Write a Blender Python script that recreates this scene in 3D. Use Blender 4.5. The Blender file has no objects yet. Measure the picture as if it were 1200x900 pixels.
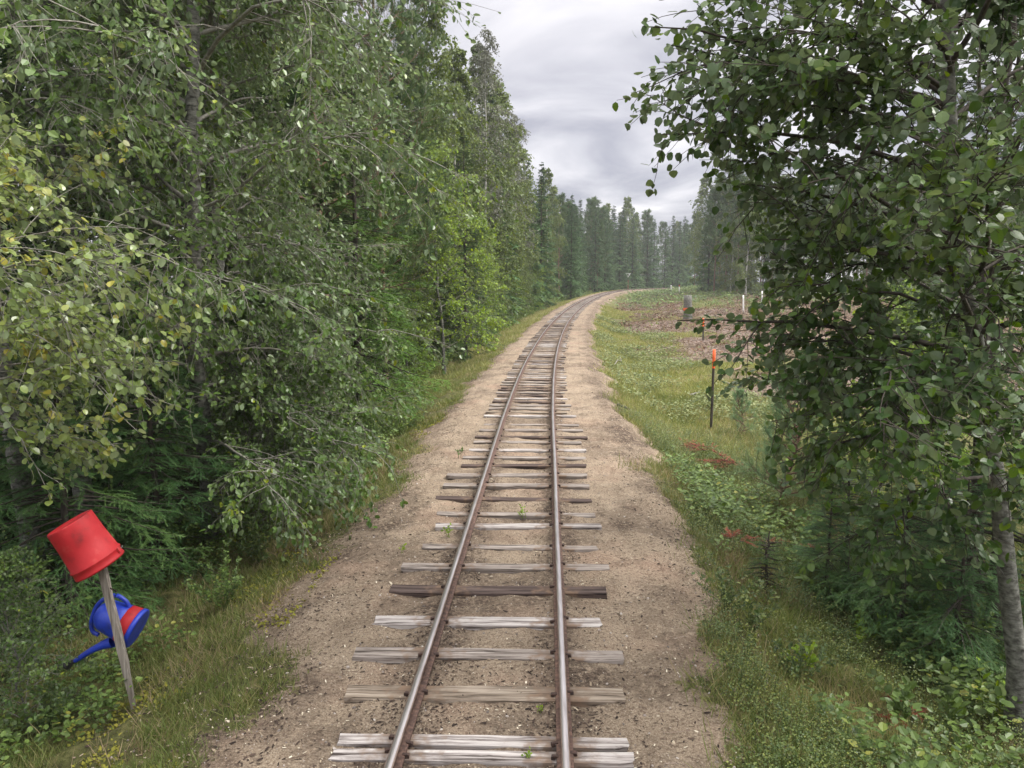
import bpy, math, random
import numpy as np
from mathutils import Vector, Matrix

rad = math.radians
S = bpy.context.scene
COL = S.collection

# ------------------------------------------------------------------ camera
CAM_H = 2.66
PITCH = rad(7.595)
cam = bpy.data.cameras.new('camera'); camo = bpy.data.objects.new('camera', cam); COL.objects.link(camo)
cam.sensor_width = 36; cam.lens = 27.0; cam.clip_start = 0.05; cam.clip_end = 3000
camo.location = (0, 0, CAM_H); camo.rotation_euler = (rad(90) - PITCH, 0, 0)
S.camera = camo
SUN_EL, SUN_AZ = rad(50), rad(95)      # azimuth measured clockwise from +Y: from the right
# ------------------------------------------------------------------ world
W = bpy.data.worlds.new('World'); S.world = W; W.use_nodes = True
nt = W.node_tree; nt.nodes.clear()
def N(t, **kw):
    n = nt.nodes.new(t)
    for k, v in kw.items(): setattr(n, k, v)
    return n
L = lambda a, b: nt.links.new(a, b)
tc = N('ShaderNodeTexCoord'); sp = N('ShaderNodeSeparateXYZ'); L(tc.outputs['Generated'], sp.inputs[0])
def M(op, a, b=None, c=None, clamp=False):
    n = N('ShaderNodeMath', operation=op); n.use_clamp = clamp
    for i, v in enumerate((a, b, c)):
        if v is None: continue
        if isinstance(v, (int, float)): n.inputs[i].default_value = v
        else: L(v, n.inputs[i])
    return n.outputs[0]
zz = M('MAXIMUM', sp.outputs[2], 0.0); zd = M('ADD', zz, 0.17)
cx = M('DIVIDE', sp.outputs[0], zd); cy = M('DIVIDE', sp.outputs[1], zd)
cb = N('ShaderNodeCombineXYZ'); L(cx, cb.inputs[0]); L(cy, cb.inputs[1])
n1 = N('ShaderNodeTexNoise'); n1.inputs['Scale'].default_value = 1.5; n1.inputs['Detail'].default_value = 9; n1.inputs['Roughness'].default_value = 0.5; n1.inputs['Distortion'].default_value = 0.5
L(cb.outputs[0], n1.inputs['Vector'])
mp = N('ShaderNodeMapping'); mp.inputs['Rotation'].default_value = (0, 0, 0.5); mp.inputs['Location'].default_value = (3.1, 1.7, 0); mp.inputs['Scale'].default_value = (0.35, 0.35, 1)
L(cb.outputs[0], mp.inputs[0])
n2 = N('ShaderNodeTexNoise'); n2.inputs['Scale'].default_value = 1.0; n2.inputs['Detail'].default_value = 3; L(mp.outputs[0], n2.inputs['Vector'])
mixn = M('ADD', M('MULTIPLY', n1.outputs[0], 0.6), M('MULTIPLY', n2.outputs[0], 0.4))
cr = N('ShaderNodeValToRGB'); L(mixn, cr.inputs[0])
e = cr.color_ramp.elements
e[0].position = 0.43; e[0].color = (0.29, 0.285, 0.36, 1)
e[1].position = 0.57; e[1].color = (0.82, 0.79, 0.82, 1)
x = e.new(0.50); x.color = (0.53, 0.515, 0.575, 1)
gain = M('MULTIPLY_ADD', M('POWER', zz, 2.7), 4.0, 0.56)          # an overcast sky is brighter overhead
lowb = M('MULTIPLY', M('SUBTRACT', 0.35, zz, clamp=True), 0.35)
gain = M('ADD', gain, lowb)
wm = N('ShaderNodeMix', data_type='RGBA'); L(M('MULTIPLY', zz, 1.1, clamp=True), wm.inputs[0]); L(cr.outputs[0], wm.inputs[6]); wm.inputs[7].default_value = (.62, .60, .575, 1)
bgc = N('ShaderNodeBackground'); L(wm.outputs[2], bgc.inputs[0]); L(gain, bgc.inputs[1])
sky = N('ShaderNodeTexSky', sky_type='NISHITA'); sky.sun_disc = False; sky.sun_elevation = SUN_EL; sky.sun_rotation = SUN_AZ
bgs = N('ShaderNodeBackground'); L(sky.outputs[0], bgs.inputs[0]); bgs.inputs[1].default_value = 0.10
mx = N('ShaderNodeMixShader'); mx.inputs[0].default_value = 0.90; L(bgs.outputs[0], mx.inputs[1]); L(bgc.outputs[0], mx.inputs[2])
wo = N('ShaderNodeOutputWorld'); L(mx.outputs[0], wo.inputs[0])
# ------------------------------------------------------------------ sun
sl = bpy.data.lights.new('sun', 'SUN'); sl.energy = 2.1; sl.angle = rad(10); sl.color = (1, 0.96, 0.9)
so = bpy.data.objects.new('sun', sl); COL.objects.link(so)
sd = Vector((math.sin(SUN_AZ) * math.cos(SUN_EL), math.cos(SUN_AZ) * math.cos(SUN_EL), math.sin(SUN_EL)))
so.rotation_euler = sd.to_track_quat('Z', 'Y').to_euler(); so.location = (0, 0, 40)
# ------------------------------------------------------------------ exposure
S.view_settings.view_transform = 'Standard'; S.view_settings.look = 'None'
S.view_settings.exposure = 1.05; S.view_settings.gamma = 1.0; S.view_settings.use_curve_mapping = False
S.render.engine = 'CYCLES'
S.cycles.use_denoising = True
S.cycles.max_bounces = 8; S.cycles.diffuse_bounces = 3; S.cycles.glossy_bounces = 2; S.cycles.transmission_bounces = 3; S.cycles.volume_bounces = 1
S.cycles.transparent_max_bounces = 8

# =================================================================== helpers
def tag(o, label=None, cat=None, group=None, kind=None):
    if label: o['label'] = label
    if cat: o['category'] = cat
    if group: o['group'] = group
    if kind: o['kind'] = kind
    return o
def empty(name, loc, label, cat, group=None, rz=0, sc=1):
    o = bpy.data.objects.new(name, None); COL.objects.link(o); o.location = loc; o.rotation_euler = (0, 0, rz); o.scale = (sc,) * 3
    o.empty_display_size = 0.1
    return tag(o, label, cat, group)
def link(name, me, parent=None):
    o = bpy.data.objects.new(name, me); COL.objects.link(o)
    if parent: o.parent = parent
    return o
SP, CP = math.sin(PITCH), math.cos(PITCH)
def ray(px, py):
    u = (px - 600) / 900; v = (450 - py) / 900
    return np.array([u, CP + v * SP, -SP + v * CP])
def P(px, py, D):
    r = ray(px, py); return r * (D / r[1]) + np.array([0, 0, CAM_H])
def norm(a):
    return a / np.maximum(np.linalg.norm(a, axis=-1, keepdims=True), 1e-9)
def smooth(a, b, x):
    t = np.clip((x - a) / (b - a), 0, 1); return t * t * (3 - 2 * t)
def hsh(ix, iy, seed):
    n = (ix.astype(np.int64) * 374761393 + iy.astype(np.int64) * 668265263 + seed * 974711) & 0xffffffff
    n = ((n ^ (n >> 13)) * 1274126177) & 0xffffffff
    return ((n ^ (n >> 16)) & 0xffff) / 65535.0
def vn(x, y, sc, seed=0):
    x = np.asarray(x, float) / sc; y = np.asarray(y, float) / sc
    ix = np.floor(x); iy = np.floor(y); fx = x - ix; fy = y - iy
    fx = fx * fx * (3 - 2 * fx); fy = fy * fy * (3 - 2 * fy)
    a = hsh(ix, iy, seed); b = hsh(ix + 1, iy, seed); c = hsh(ix, iy + 1, seed); d = hsh(ix + 1, iy + 1, seed)
    return (a * (1 - fx) + b * fx) * (1 - fy) + (c * (1 - fx) + d * fx) * fy - 0.5
def fbm(x, y, sc, seed=0, o=3):
    return sum(vn(x, y, sc / 2 ** k, seed + k) / 2 ** k for k in range(o))

# ---- the line of the railway: world y forward, slight bend to the right
def XC(y):
    y = np.asarray(y, float)
    r = -0.36 + 0.0457 * y + np.maximum(y - 12, 0) ** 2 / 1040
    return r + np.maximum(y - 135, 0) ** 2 / 300
def XCd(y):
    y = np.asarray(y, float)
    return 0.0457 + np.maximum(y - 12, 0) / 520 + np.maximum(y - 135, 0) / 150
def ZT(y): return 1.2 * smooth(25, 130, np.asarray(y, float))
def lat(x, y): return (x - XC(y)) / np.sqrt(1 + XCd(y) ** 2)
AL = np.array([0, 1.2, 1.6, 2.2, 3.2, 5, 8, 30, 300, 3000.]); ZL = np.array([0, 0, -.05, -.2, -.55, -.65, -.45, -.1, .6, .6])
AR = np.array([0, 1.3, 1.75, 2.3, 3.2, 4.5, 8, 15, 40, 100, 300, 3000.]); ZR = np.array([0, 0, -.05, -.28, -.66, -.72, -.6, -.35, -.1, .5, 1.2, 1.2])
def H(x, y):
    x = np.asarray(x, float); y = np.asarray(y, float)
    yc = np.minimum(y, 260)
    t = lat(x, yc)
    z = np.where(t < 0, np.interp(-t, AL, ZL), np.interp(t, AR, ZR)) + ZT(yc)
    z = z + 0.7 * smooth(60, 150, y) * smooth(4, 14, t)
    at = np.abs(t)
    z = z + fbm(x, y, 0.35, 3) * (0.025 + 0.05 * smooth(1.4, 2.4, at)) + fbm(x, y, 2.5, 9) * 0.22 * smooth(2, 5, at)
    z = z + fbm(x, y, 0.11, 21, 2) * 0.014 * smooth(40, 10, y)
    # raked-up earth ridge along the right edge of the ballast
    z = z + 0.06 * np.exp(-((t - 1.75 - 0.1 * np.sin(y * 0.6)) / 0.18) ** 2) * smooth(8, 16, y) * (0.5 + vn(x, y, 0.5, 5) * 1.2)
    return z
def TW(t, y):
    d = XCd(y); k = np.sqrt(1 + d * d)
    return XC(y) + t / k, y - t * d / k * 0 + 0 * t
def at(px, py, dz=0.0):
    """where the line of sight through a pixel meets the ground"""
    r = ray(px, py); D = np.concatenate([np.arange(2, 30, .02), np.arange(30, 250, .25)])
    X = r[0] / r[1] * D; Z = CAM_H + r[2] / r[1] * D
    g = H(X, D) + dz; h_ = Z < g; i = int(np.argmax(h_)) if h_.any() else int(np.argmin(np.abs(D - 150))); return np.array([X[i], D[i], g[i]])

# ---- mesh accumulator
class G:
    def __init__(s): s.v = []; s.l = []; s.t = []; s.m = []; s.r = []; s.n = 0; s.sm = []
    def add(s, v, f, r=None, m=0, smooth=False):
        """v (n,3); f (k,c) integer array"""
        v = np.asarray(v, float).reshape(-1, 3); f = np.asarray(f)
        s.v.append(v); s.l.append((f + s.n).ravel()); s.t.append(np.full(len(f), f.shape[1])); s.m.append(np.full(len(f), m)); s.sm.append(np.full(len(f), smooth))
        s.r.append(np.full(len(v), 0.5) if r is None else np.broadcast_to(np.asarray(r, float), (len(v),)))
        s.n += len(v)
    def scatter(s, tv, tf, R, P_, sc, r, m=0):
        """template (k,3),(f,c) at N frames R (N,3,3, columns = axes), P_ (N,3)"""
        Nn = len(P_)
        if Nn == 0: return
        sc = np.asarray(sc, float)
        if sc.ndim == 1: sc = sc[:, None]
        if sc.ndim == 0: sc = np.full((Nn, 1), float(sc))
        T = tv[None] * (sc[:, None, :] if sc.shape[1] == 3 else sc[:, :, None])
        V = np.einsum('nij,nkj->nki', R, T) + P_[:, None]
        k = len(tv); F = tf[None] + (np.arange(Nn) * k)[:, None, None]
        s.add(V.reshape(-1, 3), F.reshape(-1, tf.shape[1]), np.repeat(r, k), m)
    def tubes(s, pts, rad_, sides=4, r=0.5, m=0, cap=False):
        """pts (N,K,3) rad (N,K)"""
        Nn, K, _ = pts.shape
        if Nn == 0: return
        tan = np.gradient(pts, axis=1); tan = norm(tan)
        ref = np.where(np.abs(tan[..., 2:3]) > 0.9, np.array([1., 0, 0]), np.array([0, 0, 1.]))
        # a single reference per path, so that the rings do not twist
        ref = np.repeat(ref[:, :1], K, axis=1)
        a = norm(np.cross(tan, ref)); b = np.cross(tan, a)
        th = np.arange(sides) / sides * 2 * np.pi
        V = pts[:, :, None] + rad_[:, :, None, None] * (a[:, :, None] * np.cos(th)[:, None] + b[:, :, None] * np.sin(th)[:, None])
        i = np.arange(K - 1)[:, None] * sides; j = np.arange(sides)[None]; j2 = (j + 1) % sides
        F = np.stack([i + j, i + j2, i + sides + j2, i + sides + j], -1).reshape(-1, 4)
        F = F[None] + (np.arange(Nn) * K * sides)[:, None, None]
        rr = np.broadcast_to(np.asarray(r, float), (Nn,)) if np.ndim(r) else np.full(Nn, r)
        s.add(V.reshape(-1, 3), F.reshape(-1, 4), np.repeat(rr, K * sides), m, True)
        if cap:
            c = np.arange(sides)[None] + (np.arange(Nn) * K * sides)[:, None] + (K - 1) * sides
            s.l.append((c + s.n - Nn * K * sides).ravel()); s.t.append(np.full(Nn, sides)); s.m.append(np.full(Nn, m)); s.sm.append(np.full(Nn, False))
    def box(s, c, d, R=None, r=0.5, m=0):
        v = np.array([[x, y, z] for x in (-.5, .5) for y in (-.5, .5) for z in (-.5, .5)]) * np.array(d)
        if R is not None: v = v @ np.asarray(R).T
        s.add(v + np.array(c), [[0, 1, 3, 2], [4, 6, 7, 5], [0, 4, 5, 1], [2, 3, 7, 6], [0, 2, 6, 4], [1, 5, 7, 3]], r, m)
    def mesh(s, name, mats):
        me = bpy.data.meshes.new(name)
        if s.n:
            v = np.concatenate(s.v); l = np.concatenate(s.l); t = np.concatenate(s.t)
            me.vertices.add(len(v)); me.vertices.foreach_set('co', v.astype(np.float32).ravel())
            me.loops.add(len(l)); me.loops.foreach_set('vertex_index', l.astype(np.int32))
            me.polygons.add(len(t)); me.polygons.foreach_set('loop_start', np.concatenate([[0], np.cumsum(t)[:-1]]).astype(np.int32))
            me.polygons.foreach_set('material_index', np.concatenate(s.m).astype(np.int32))
            me.polygons.foreach_set('use_smooth', np.concatenate(s.sm).astype(bool))
            a = me.attributes.new('rnd', 'FLOAT', 'POINT'); a.data.foreach_set('value', np.concatenate(s.r).astype(np.float32))
            me.update(calc_edges=True)
        for m_ in (mats if isinstance(mats, (list, tuple)) else [mats]): me.materials.append(m_)
        return me
def frames(d, up, rng, tilt=0.5, twist=None):
    """columns x,y,z; y along d, z near `up` with random tilt"""
    z = up + tilt * rng.normal(size=d.shape); y = norm(d); x = norm(np.cross(y, z)); z = np.cross(x, y)
    return np.stack([x, y, z], -1)

# ---- materials
def mat(name):
    m = bpy.data.materials.new(name); m.use_nodes = True; t = m.node_tree; t.nodes.clear(); return m, t
def nn(t, ty, **kw):
    n = t.nodes.new(ty)
    for k, v in kw.items():
        if k in n.inputs.keys() if False else False: pass
        setattr(n, k, v)
    return n
def ramp(t, fac, stops):
    n = t.nodes.new('ShaderNodeValToRGB'); t.links.new(fac, n.inputs[0]); e = n.color_ramp.elements
    e[0].position, e[0].color = stops[0][0], (*stops[0][1], 1); e[1].position, e[1].color = stops[-1][0], (*stops[-1][1], 1)
    for p, c in stops[1:-1]: k = e.new(p); k.color = (*c, 1)
    return n.outputs[0]
def leafm(name, stops, rough=0.5, trans=0.3, under=1.5, spec=0.5, sat=.30):
    m, t = mat(name); lk = t.links.new
    a = t.nodes.new('ShaderNodeAttribute'); a.attribute_name = 'rnd'
    oi = t.nodes.new('ShaderNodeObjectInfo')
    ad = t.nodes.new('ShaderNodeMath'); ad.operation = 'MULTIPLY_ADD'; lk(oi.outputs['Random'], ad.inputs[0]); ad.inputs[1].default_value = 0.24; 
    sb = t.nodes.new('ShaderNodeMath'); sb.operation = 'SUBTRACT'; lk(a.outputs['Fac'], sb.inputs[0]); sb.inputs[1].default_value = 0.12
    lk(sb.outputs[0], ad.inputs[2])
    stops = [(q, tuple(min(1, max(.008, (v - sat * (cc[0] + cc[1] + cc[2]) / 3) / (1 - sat) * (1 + sat / 6))) if cc[1] > cc[0] else v for v in cc)) for q, cc in stops]
    c = ramp(t, ad.outputs[0], stops)
    if under != 1:
        g = t.nodes.new('ShaderNodeNewGeometry'); mx = t.nodes.new('ShaderNodeMix'); mx.data_type = 'RGBA'
        u = t.nodes.new('ShaderNodeMix'); u.data_type = 'RGBA'; u.inputs[0].default_value = 0.5
        lk(c, u.inputs[6]); u.inputs[7].default_value = (0.13 * under, 0.16 * under, 0.11 * under, 1)
        lk(g.outputs['Backfacing'], mx.inputs[0]); lk(c, mx.inputs[6]); lk(u.outputs[2], mx.inputs[7]); c = mx.outputs[2]
    p = t.nodes.new('ShaderNodeBsdfPrincipled'); lk(c, p.inputs['Base Color']); p.inputs['Roughness'].default_value = rough; p.inputs['Specular IOR Level'].default_value = spec
    o = t.nodes.new('ShaderNodeOutputMaterial')
    if trans:
        tr = t.nodes.new('ShaderNodeBsdfTranslucent'); hs = t.nodes.new('ShaderNodeHueSaturation'); hs.inputs['Hue'].default_value = 0.475; hs.inputs['Saturation'].default_value = 1.15; hs.inputs['Value'].default_value = 1.5
        lk(c, hs.inputs['Color']); lk(hs.outputs[0], tr.inputs[0])
        s = t.nodes.new('ShaderNodeMixShader'); s.inputs[0].default_value = trans; lk(p.outputs[0], s.inputs[1]); lk(tr.outputs[0], s.inputs[2]); lk(s.outputs[0], o.inputs[0])
    else: lk(p.outputs[0], o.inputs[0])
    return m
def noisem(name, stops, scale=8, stretch=(1, 1, 1), rough=0.8, bump=0.3, bscale=None, metal=0, spec=0.4, detail=6, coord='Object', bdist=0.01):
    m, t = mat(name); lk = t.links.new
    tc = t.nodes.new('ShaderNodeTexCoord'); mp = t.nodes.new('ShaderNodeMapping'); mp.inputs['Scale'].default_value = stretch; lk(tc.outputs[coord], mp.inputs[0])
    oi = t.nodes.new('ShaderNodeObjectInfo'); cm = t.nodes.new('ShaderNodeCombineXYZ')
    mu = t.nodes.new('ShaderNodeMath'); mu.operation = 'MULTIPLY'; lk(oi.outputs['Random'], mu.inputs[0]); mu.inputs[1].default_value = 37
    for i in range(3): lk(mu.outputs[0], cm.inputs[i])
    lk(cm.outputs[0], mp.inputs['Location'])
    n = t.nodes.new('ShaderNodeTexNoise'); n.inputs['Scale'].default_value = scale; n.inputs['Detail'].default_value = detail; n.inputs['Roughness'].default_value = 0.6; lk(mp.outputs[0], n.inputs['Vector'])
    c = ramp(t, n.outputs[0], stops)
    p = t.nodes.new('ShaderNodeBsdfPrincipled'); lk(c, p.inputs['Base Color']); p.inputs['Roughness'].default_value = rough; p.inputs['Metallic'].default_value = metal; p.inputs['Specular IOR Level'].default_value = spec
    if bump:
        n3 = t.nodes.new('ShaderNodeTexNoise'); n3.inputs['Scale'].default_value = bscale or scale * 2; n3.inputs['Detail'].default_value = 5; lk(mp.outputs[0], n3.inputs['Vector'])
        b = t.nodes.new('ShaderNodeBump'); b.inputs['Strength'].default_value = bump; b.inputs['Distance'].default_value = bdist; lk(n3.outputs[0], b.inputs['Height']); lk(b.outputs[0], p.inputs['Normal'])
    o = t.nodes.new('ShaderNodeOutputMaterial'); lk(p.outputs[0], o.inputs[0]); return m

M_aspen = leafm('aspen leaves', [(0, (.040, .072, .024)), (.45, (.080, .122, .046)), (.8, (.125, .170, .072)), (1, (.20, .23, .06))], rough=.38, trans=.26, under=1.7, sat=.34, spec=.5)
M_alder = leafm('dark green broad leaves', [(0, (.022, .046, .016)), (.5, (.042, .074, .024)), (.85, (.075, .118, .034)), (1, (.12, .17, .03))], rough=.42, trans=.30, under=1.2)
M_birchn = leafm('yellow green birch leaves', [(0, (.085, .13, .035)), (.45, (.155, .21, .07)), (.85, (.23, .28, .10)), (1, (.34, .31, .05))], rough=.32, sat=.15, trans=.30, under=2.0)
M_birch = leafm('birch leaves', [(0, (.050, .080, .020)), (.5, (.085, .120, .030)), (1, (.135, .165, .045))], rough=.5, trans=.30, under=1.3)
M_lime = leafm('light green leaves', [(0, (.08, .13, .02)), (.5, (.14, .21, .035)), (1, (.22, .29, .055))], rough=.5, trans=.35, under=1.4)
M_grey = leafm('thin grey green leaves', sat=0, stops=[(0, (.10, .11, .08)), (.5, (.15, .16, .12)), (1, (.22, .22, .17))], rough=.6, trans=.2, under=1)
M_spr = leafm('spruce needles', [(0, (.018, .040, .016)), (.5, (.036, .068, .026)), (1, (.070, .105, .034))], rough=.6, trans=.10, under=1, spec=.3)
M_sprl = leafm('fresh spruce needles', [(0, (.035, .070, .018)), (.5, (.060, .110, .028)), (1, (.10, .155, .04))], rough=.6, trans=.12, under=1, spec=.3)
M_pine = leafm('pine needles', [(0, (.036, .064, .032)), (.5, (.062, .098, .046)), (1, (.10, .135, .06))], rough=.55, trans=.12, under=1, spec=.35)
M_pinel = leafm('young pine needles', [(0, (.09, .15, .09)), (.5, (.14, .21, .125)), (1, (.20, .27, .15))], rough=.55, trans=.15, under=1, spec=.35)
M_herb = leafm('herb leaves', sat=.1, stops=[(0, (.045, .08, .022)), (.5, (.095, .15, .038)), (.85, (.15, .22, .055)), (1, (.26, .26, .05))], rough=.5, trans=.3, under=1.3)
M_bil = leafm('low shrub leaves', sat=.2, stops=[(0, (.03, .055, .018)), (.5, (.07, .105, .035)), (1, (.18, .20, .06))], rough=.45, trans=.2, under=1.2)
M_grass = leafm('grass blades', sat=0, stops=[(0, (.07, .10, .025)), (.4, (.12, .165, .045)), (.7, (.19, .22, .07)), (1, (.32, .28, .14))], rough=.6, trans=.3, under=1, spec=.3)
M_grassl = leafm('bright meadow grass', sat=0, stops=[(0, (.14, .17, .05)), (.4, (.23, .26, .08)), (.75, (.32, .32, .12)), (1, (.40, .35, .20))], rough=.6, trans=.3, under=1, spec=.3)
M_straw = leafm('dry grass', sat=0, stops=[(0, (.16, .12, .07)), (.5, (.26, .20, .12)), (1, (.38, .31, .19))], rough=.7, trans=.15, under=1, spec=.2)
M_red = leafm('rust red dead needles', [(0, (.08, .020, .012)), (.5, (.17, .04, .024)), (1, (.26, .085, .05))], rough=.7, trans=.1, under=1, spec=.2)
M_rust = leafm('withered brown needles', [(0, (.05, .028, .018)), (.5, (.13, .07, .045)), (1, (.24, .15, .10))], rough=.8, trans=.1, under=1, spec=.2)
M_mead = leafm('meadow herb leaves', [(0, (.08, .11, .035)), (.5, (.14, .18, .055)), (1, (.22, .24, .09))], rough=.5, trans=.3, under=1.2, sat=0)
M_moss = leafm('moss', sat=0, stops=[(0, (.10, .11, .02)), (.5, (.19, .19, .035)), (1, (.28, .26, .05))], rough=.9, trans=.1, under=1, spec=.1)
M_bark = noisem('grey bark', [(.34, (.035, .033, .028)), (.46, (.11, .108, .095)), (.56, (.17, .168, .15)), (.7, (.25, .25, .225))], 15, (1, 1, 1.8), .85, .8, 45, detail=10)
M_barkd = noisem('dark bark', [(.3, (.025, .02, .017)), (.6, (.07, .057, .047)), (.75, (.11, .09, .075))], 16, (1, 1, .3), .9, .6, 30)
M_barkp = noisem('red pine bark', [(.3, (.07, .045, .035)), (.55, (.20, .12, .085)), (.75, (.30, .20, .15))], 10, (1, 1, .3), .9, .6, 22)
M_barkb = noisem('birch bark', [(.3, (.06, .055, .05)), (.45, (.38, .37, .34)), (.7, (.62, .61, .58))], 7, (1, 1, 2.5), .7, .3, 22)
M_twig = noisem('pale twigs', [(.3, (.10, .09, .075)), (.6, (.24, .23, .20)), (.8, (.36, .35, .31))], 20, (1, 1, 1), .85, .2)
M_stick = leafm('cut brushwood', [(0, (.09, .065, .055)), (.45, (.18, .125, .10)), (.8, (.30, .23, .19)), (1, (.52, .46, .40))], rough=.9, trans=0, under=1, spec=.2)
M_chip = leafm('bark and leaf litter', [(0, (.018, .013, .011)), (.45, (.06, .042, .034)), (.62, (.14, .10, .075)), (.85, (.34, .28, .20)), (1, (.62, .56, .45))], rough=.9, trans=0, under=1, spec=.2)
M_stone = leafm('pebbles', [(0, (.13, .11, .10)), (.5, (.30, .26, .23)), (1, (.52, .48, .44))], rough=.85, trans=0, under=1, spec=.3)

M_sprf = leafm('mid green spruce needles', [(0, (.028, .060, .028)), (.5, (.058, .105, .046)), (1, (.10, .15, .06))], rough=.6, trans=.10, under=1, spec=.3)
# =================================================================== templates
def leaf_t(round_=1.0, fold=0.12, curl=0.1):
    y = np.array([0, .18, .5, .82, 1.0]); w = np.array([0, .34, .41, .24, 0]) * round_
    c = np.stack([np.zeros(5), y, -curl * y ** 2], -1)
    l = np.stack([-w[1:4], y[1:4], -curl * y[1:4] ** 2 + fold * w[1:4] * 1.2], -1); r_ = l * np.array([-1, 1, 1])
    v = np.concatenate([c, l, r_])
    f = np.array([[0, 1, 5, 5], [1, 2, 6, 5], [2, 3, 7, 6], [3, 4, 7, 7], [1, 0, 8, 8], [2, 1, 8, 9], [3, 2, 9, 10], [4, 3, 10, 10]])
    return v, f
def split_faces(f):
    tri = f[[len(set(q)) == 3 for q in f.tolist()]]; quad = f[[len(set(q)) == 4 for q in f.tolist()]]
    tri = np.array([list(dict.fromkeys(q)) for q in tri.tolist()])
    return tri, quad
LV, LF = leaf_t(); L_TRI, L_QUAD = split_faces(LF)
TRI_ALL = np.concatenate([L_TRI, L_QUAD[:, [0, 1, 2]], L_QUAD[:, [0, 2, 3]]])
LEAF_N = (LV, TRI_ALL)                                                          # near leaf, 12 triangles, folded
LEAF_M = (np.array([[0, 0, 0], [.36, .35, .06], [.25, .8, .0], [0, 1, -.08], [-.25, .8, .0], [-.36, .35, .06]]), np.array([[0, 1, 2, 3], [0, 3, 4, 5]]))
LEAF_F = (np.array([[0, 0, 0], [.38, .45, .03], [0, 1, -.05], [-.38, .45, .03]]), np.array([[0, 1, 2, 3]]))
def needles_t(n=16, L_=0.16, w=0.02, seed=1, ang=0.9, flat=0.45):
    r = np.random.default_rng(seed); V = []; F = []
    for i in range(n):
        y = (i + .5) / n * .95; th = r.uniform(0, 2 * math.pi); d = np.array([math.cos(th), ang, math.sin(th) * flat]); d /= np.linalg.norm(d)
        sd_ = np.cross(d, [0, 0, 1.]); sd_ /= np.linalg.norm(sd_) + 1e-9
        b = np.array([0, y, 0]); q = L_ * r.uniform(.7, 1.2)
        V += [b - sd_ * w / 2, b + sd_ * w / 2, b + d * q]; F.append([3 * i, 3 * i + 1, 3 * i + 2])
    return np.array(V), np.array(F)
NEED_S = needles_t(22, .20, .040, 1)         # spruce twig, unit length
NEED_M = needles_t(9, .26, .10, 2, .8, .35)    # coarser
NEED_P = needles_t(26, .55, .035, 3, 1.1, .9)   # pine tuft
NEED_PS = needles_t(14, .6, .030, 5, 1.1, .9)
NEED_PM = needles_t(11, .6, .10, 4, 1.0, .9)
FROND = (np.array([[0, 0, 0], [.13, .25, 0], [.08, .35, -.02], [.11, .62, -.02], [.05, .7, -.03], [0, 1, -.08], [-.05, .7, -.03], [-.11, .62, -.02], [-.08, .35, -.02], [-.13, .25, 0]]), np.array([[0, 1, 2, 8, 9], [2, 3, 4, 5, 8], [8, 5, 6, 7, 8]][:2]))
FROND = (np.array([[0, 0, 0], [.14, .3, 0], [.05, .38, -.01], [.10, .65, -.02], [0, 1, -.06], [-.09, .7, -.02], [-.05, .42, -.01], [-.14, .25, 0]]), np.array([[0, 1, 2, 7], [7, 2, 6, 6], [2, 3, 4, 6], [6, 4, 5, 5]]))
_t, _q = split_faces(FROND[1]); FROND = (FROND[0], np.concatenate([_t, _q[:, [0, 1, 2]], _q[:, [0, 2, 3]]]))

# =================================================================== growth
def grow(st, d, ln, K, up, wig, rng):
    pts = np.zeros((len(st), K, 3)); pts[:, 0] = st; d = norm(d); ln = np.broadcast_to(ln, (len(st),)); seg = (ln / (K - 1))[:, None]
    for k in range(1, K):
        u = up(k / (K - 1)) if callable(up) else up
        d = norm(d + wig * rng.normal(size=d.shape) + np.array([0, 0, u]) / (K - 1)); pts[:, k] = pts[:, k - 1] + d * seg
    return pts
def sample(paths, u):
    """paths (N,K,3), u (N,M) -> points, tangents flattened, and the parent index"""
    Nn, K, _ = paths.shape; x = np.clip(u, 0, .9999) * (K - 1); i = x.astype(int); f = (x - i)[..., None]; n = np.arange(Nn)[:, None]
    a = paths[n, i]; b = paths[n, i + 1]
    return (a + (b - a) * f).reshape(-1, 3), norm(b - a).reshape(-1, 3), np.repeat(np.arange(Nn), u.shape[1])
def spread(tan, ang, rng, zsq=1.0):
    p = np.cross(tan, rng.normal(size=tan.shape)); p[:, 2] *= zsq; p = norm(p)
    ang = np.asarray(ang)[..., None] if np.ndim(ang) else ang
    return norm(tan * np.cos(ang) + p * np.sin(ang))
def flatside(tan, ang, rng):
    s_ = norm(np.cross(tan, np.array([0, 0, 1.]))) * np.where(rng.random((len(tan), 1)) < .5, 1, -1)
    return norm(tan * math.cos(ang) + s_ * math.sin(ang) + rng.normal(size=tan.shape) * .12)
def taper(n, K, r0, r1):
    return np.asarray(r0)[..., None] * np.ones((n, K)) * (1 - np.linspace(0, 1, K)) + r1 * np.linspace(0, 1, K)

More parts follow.
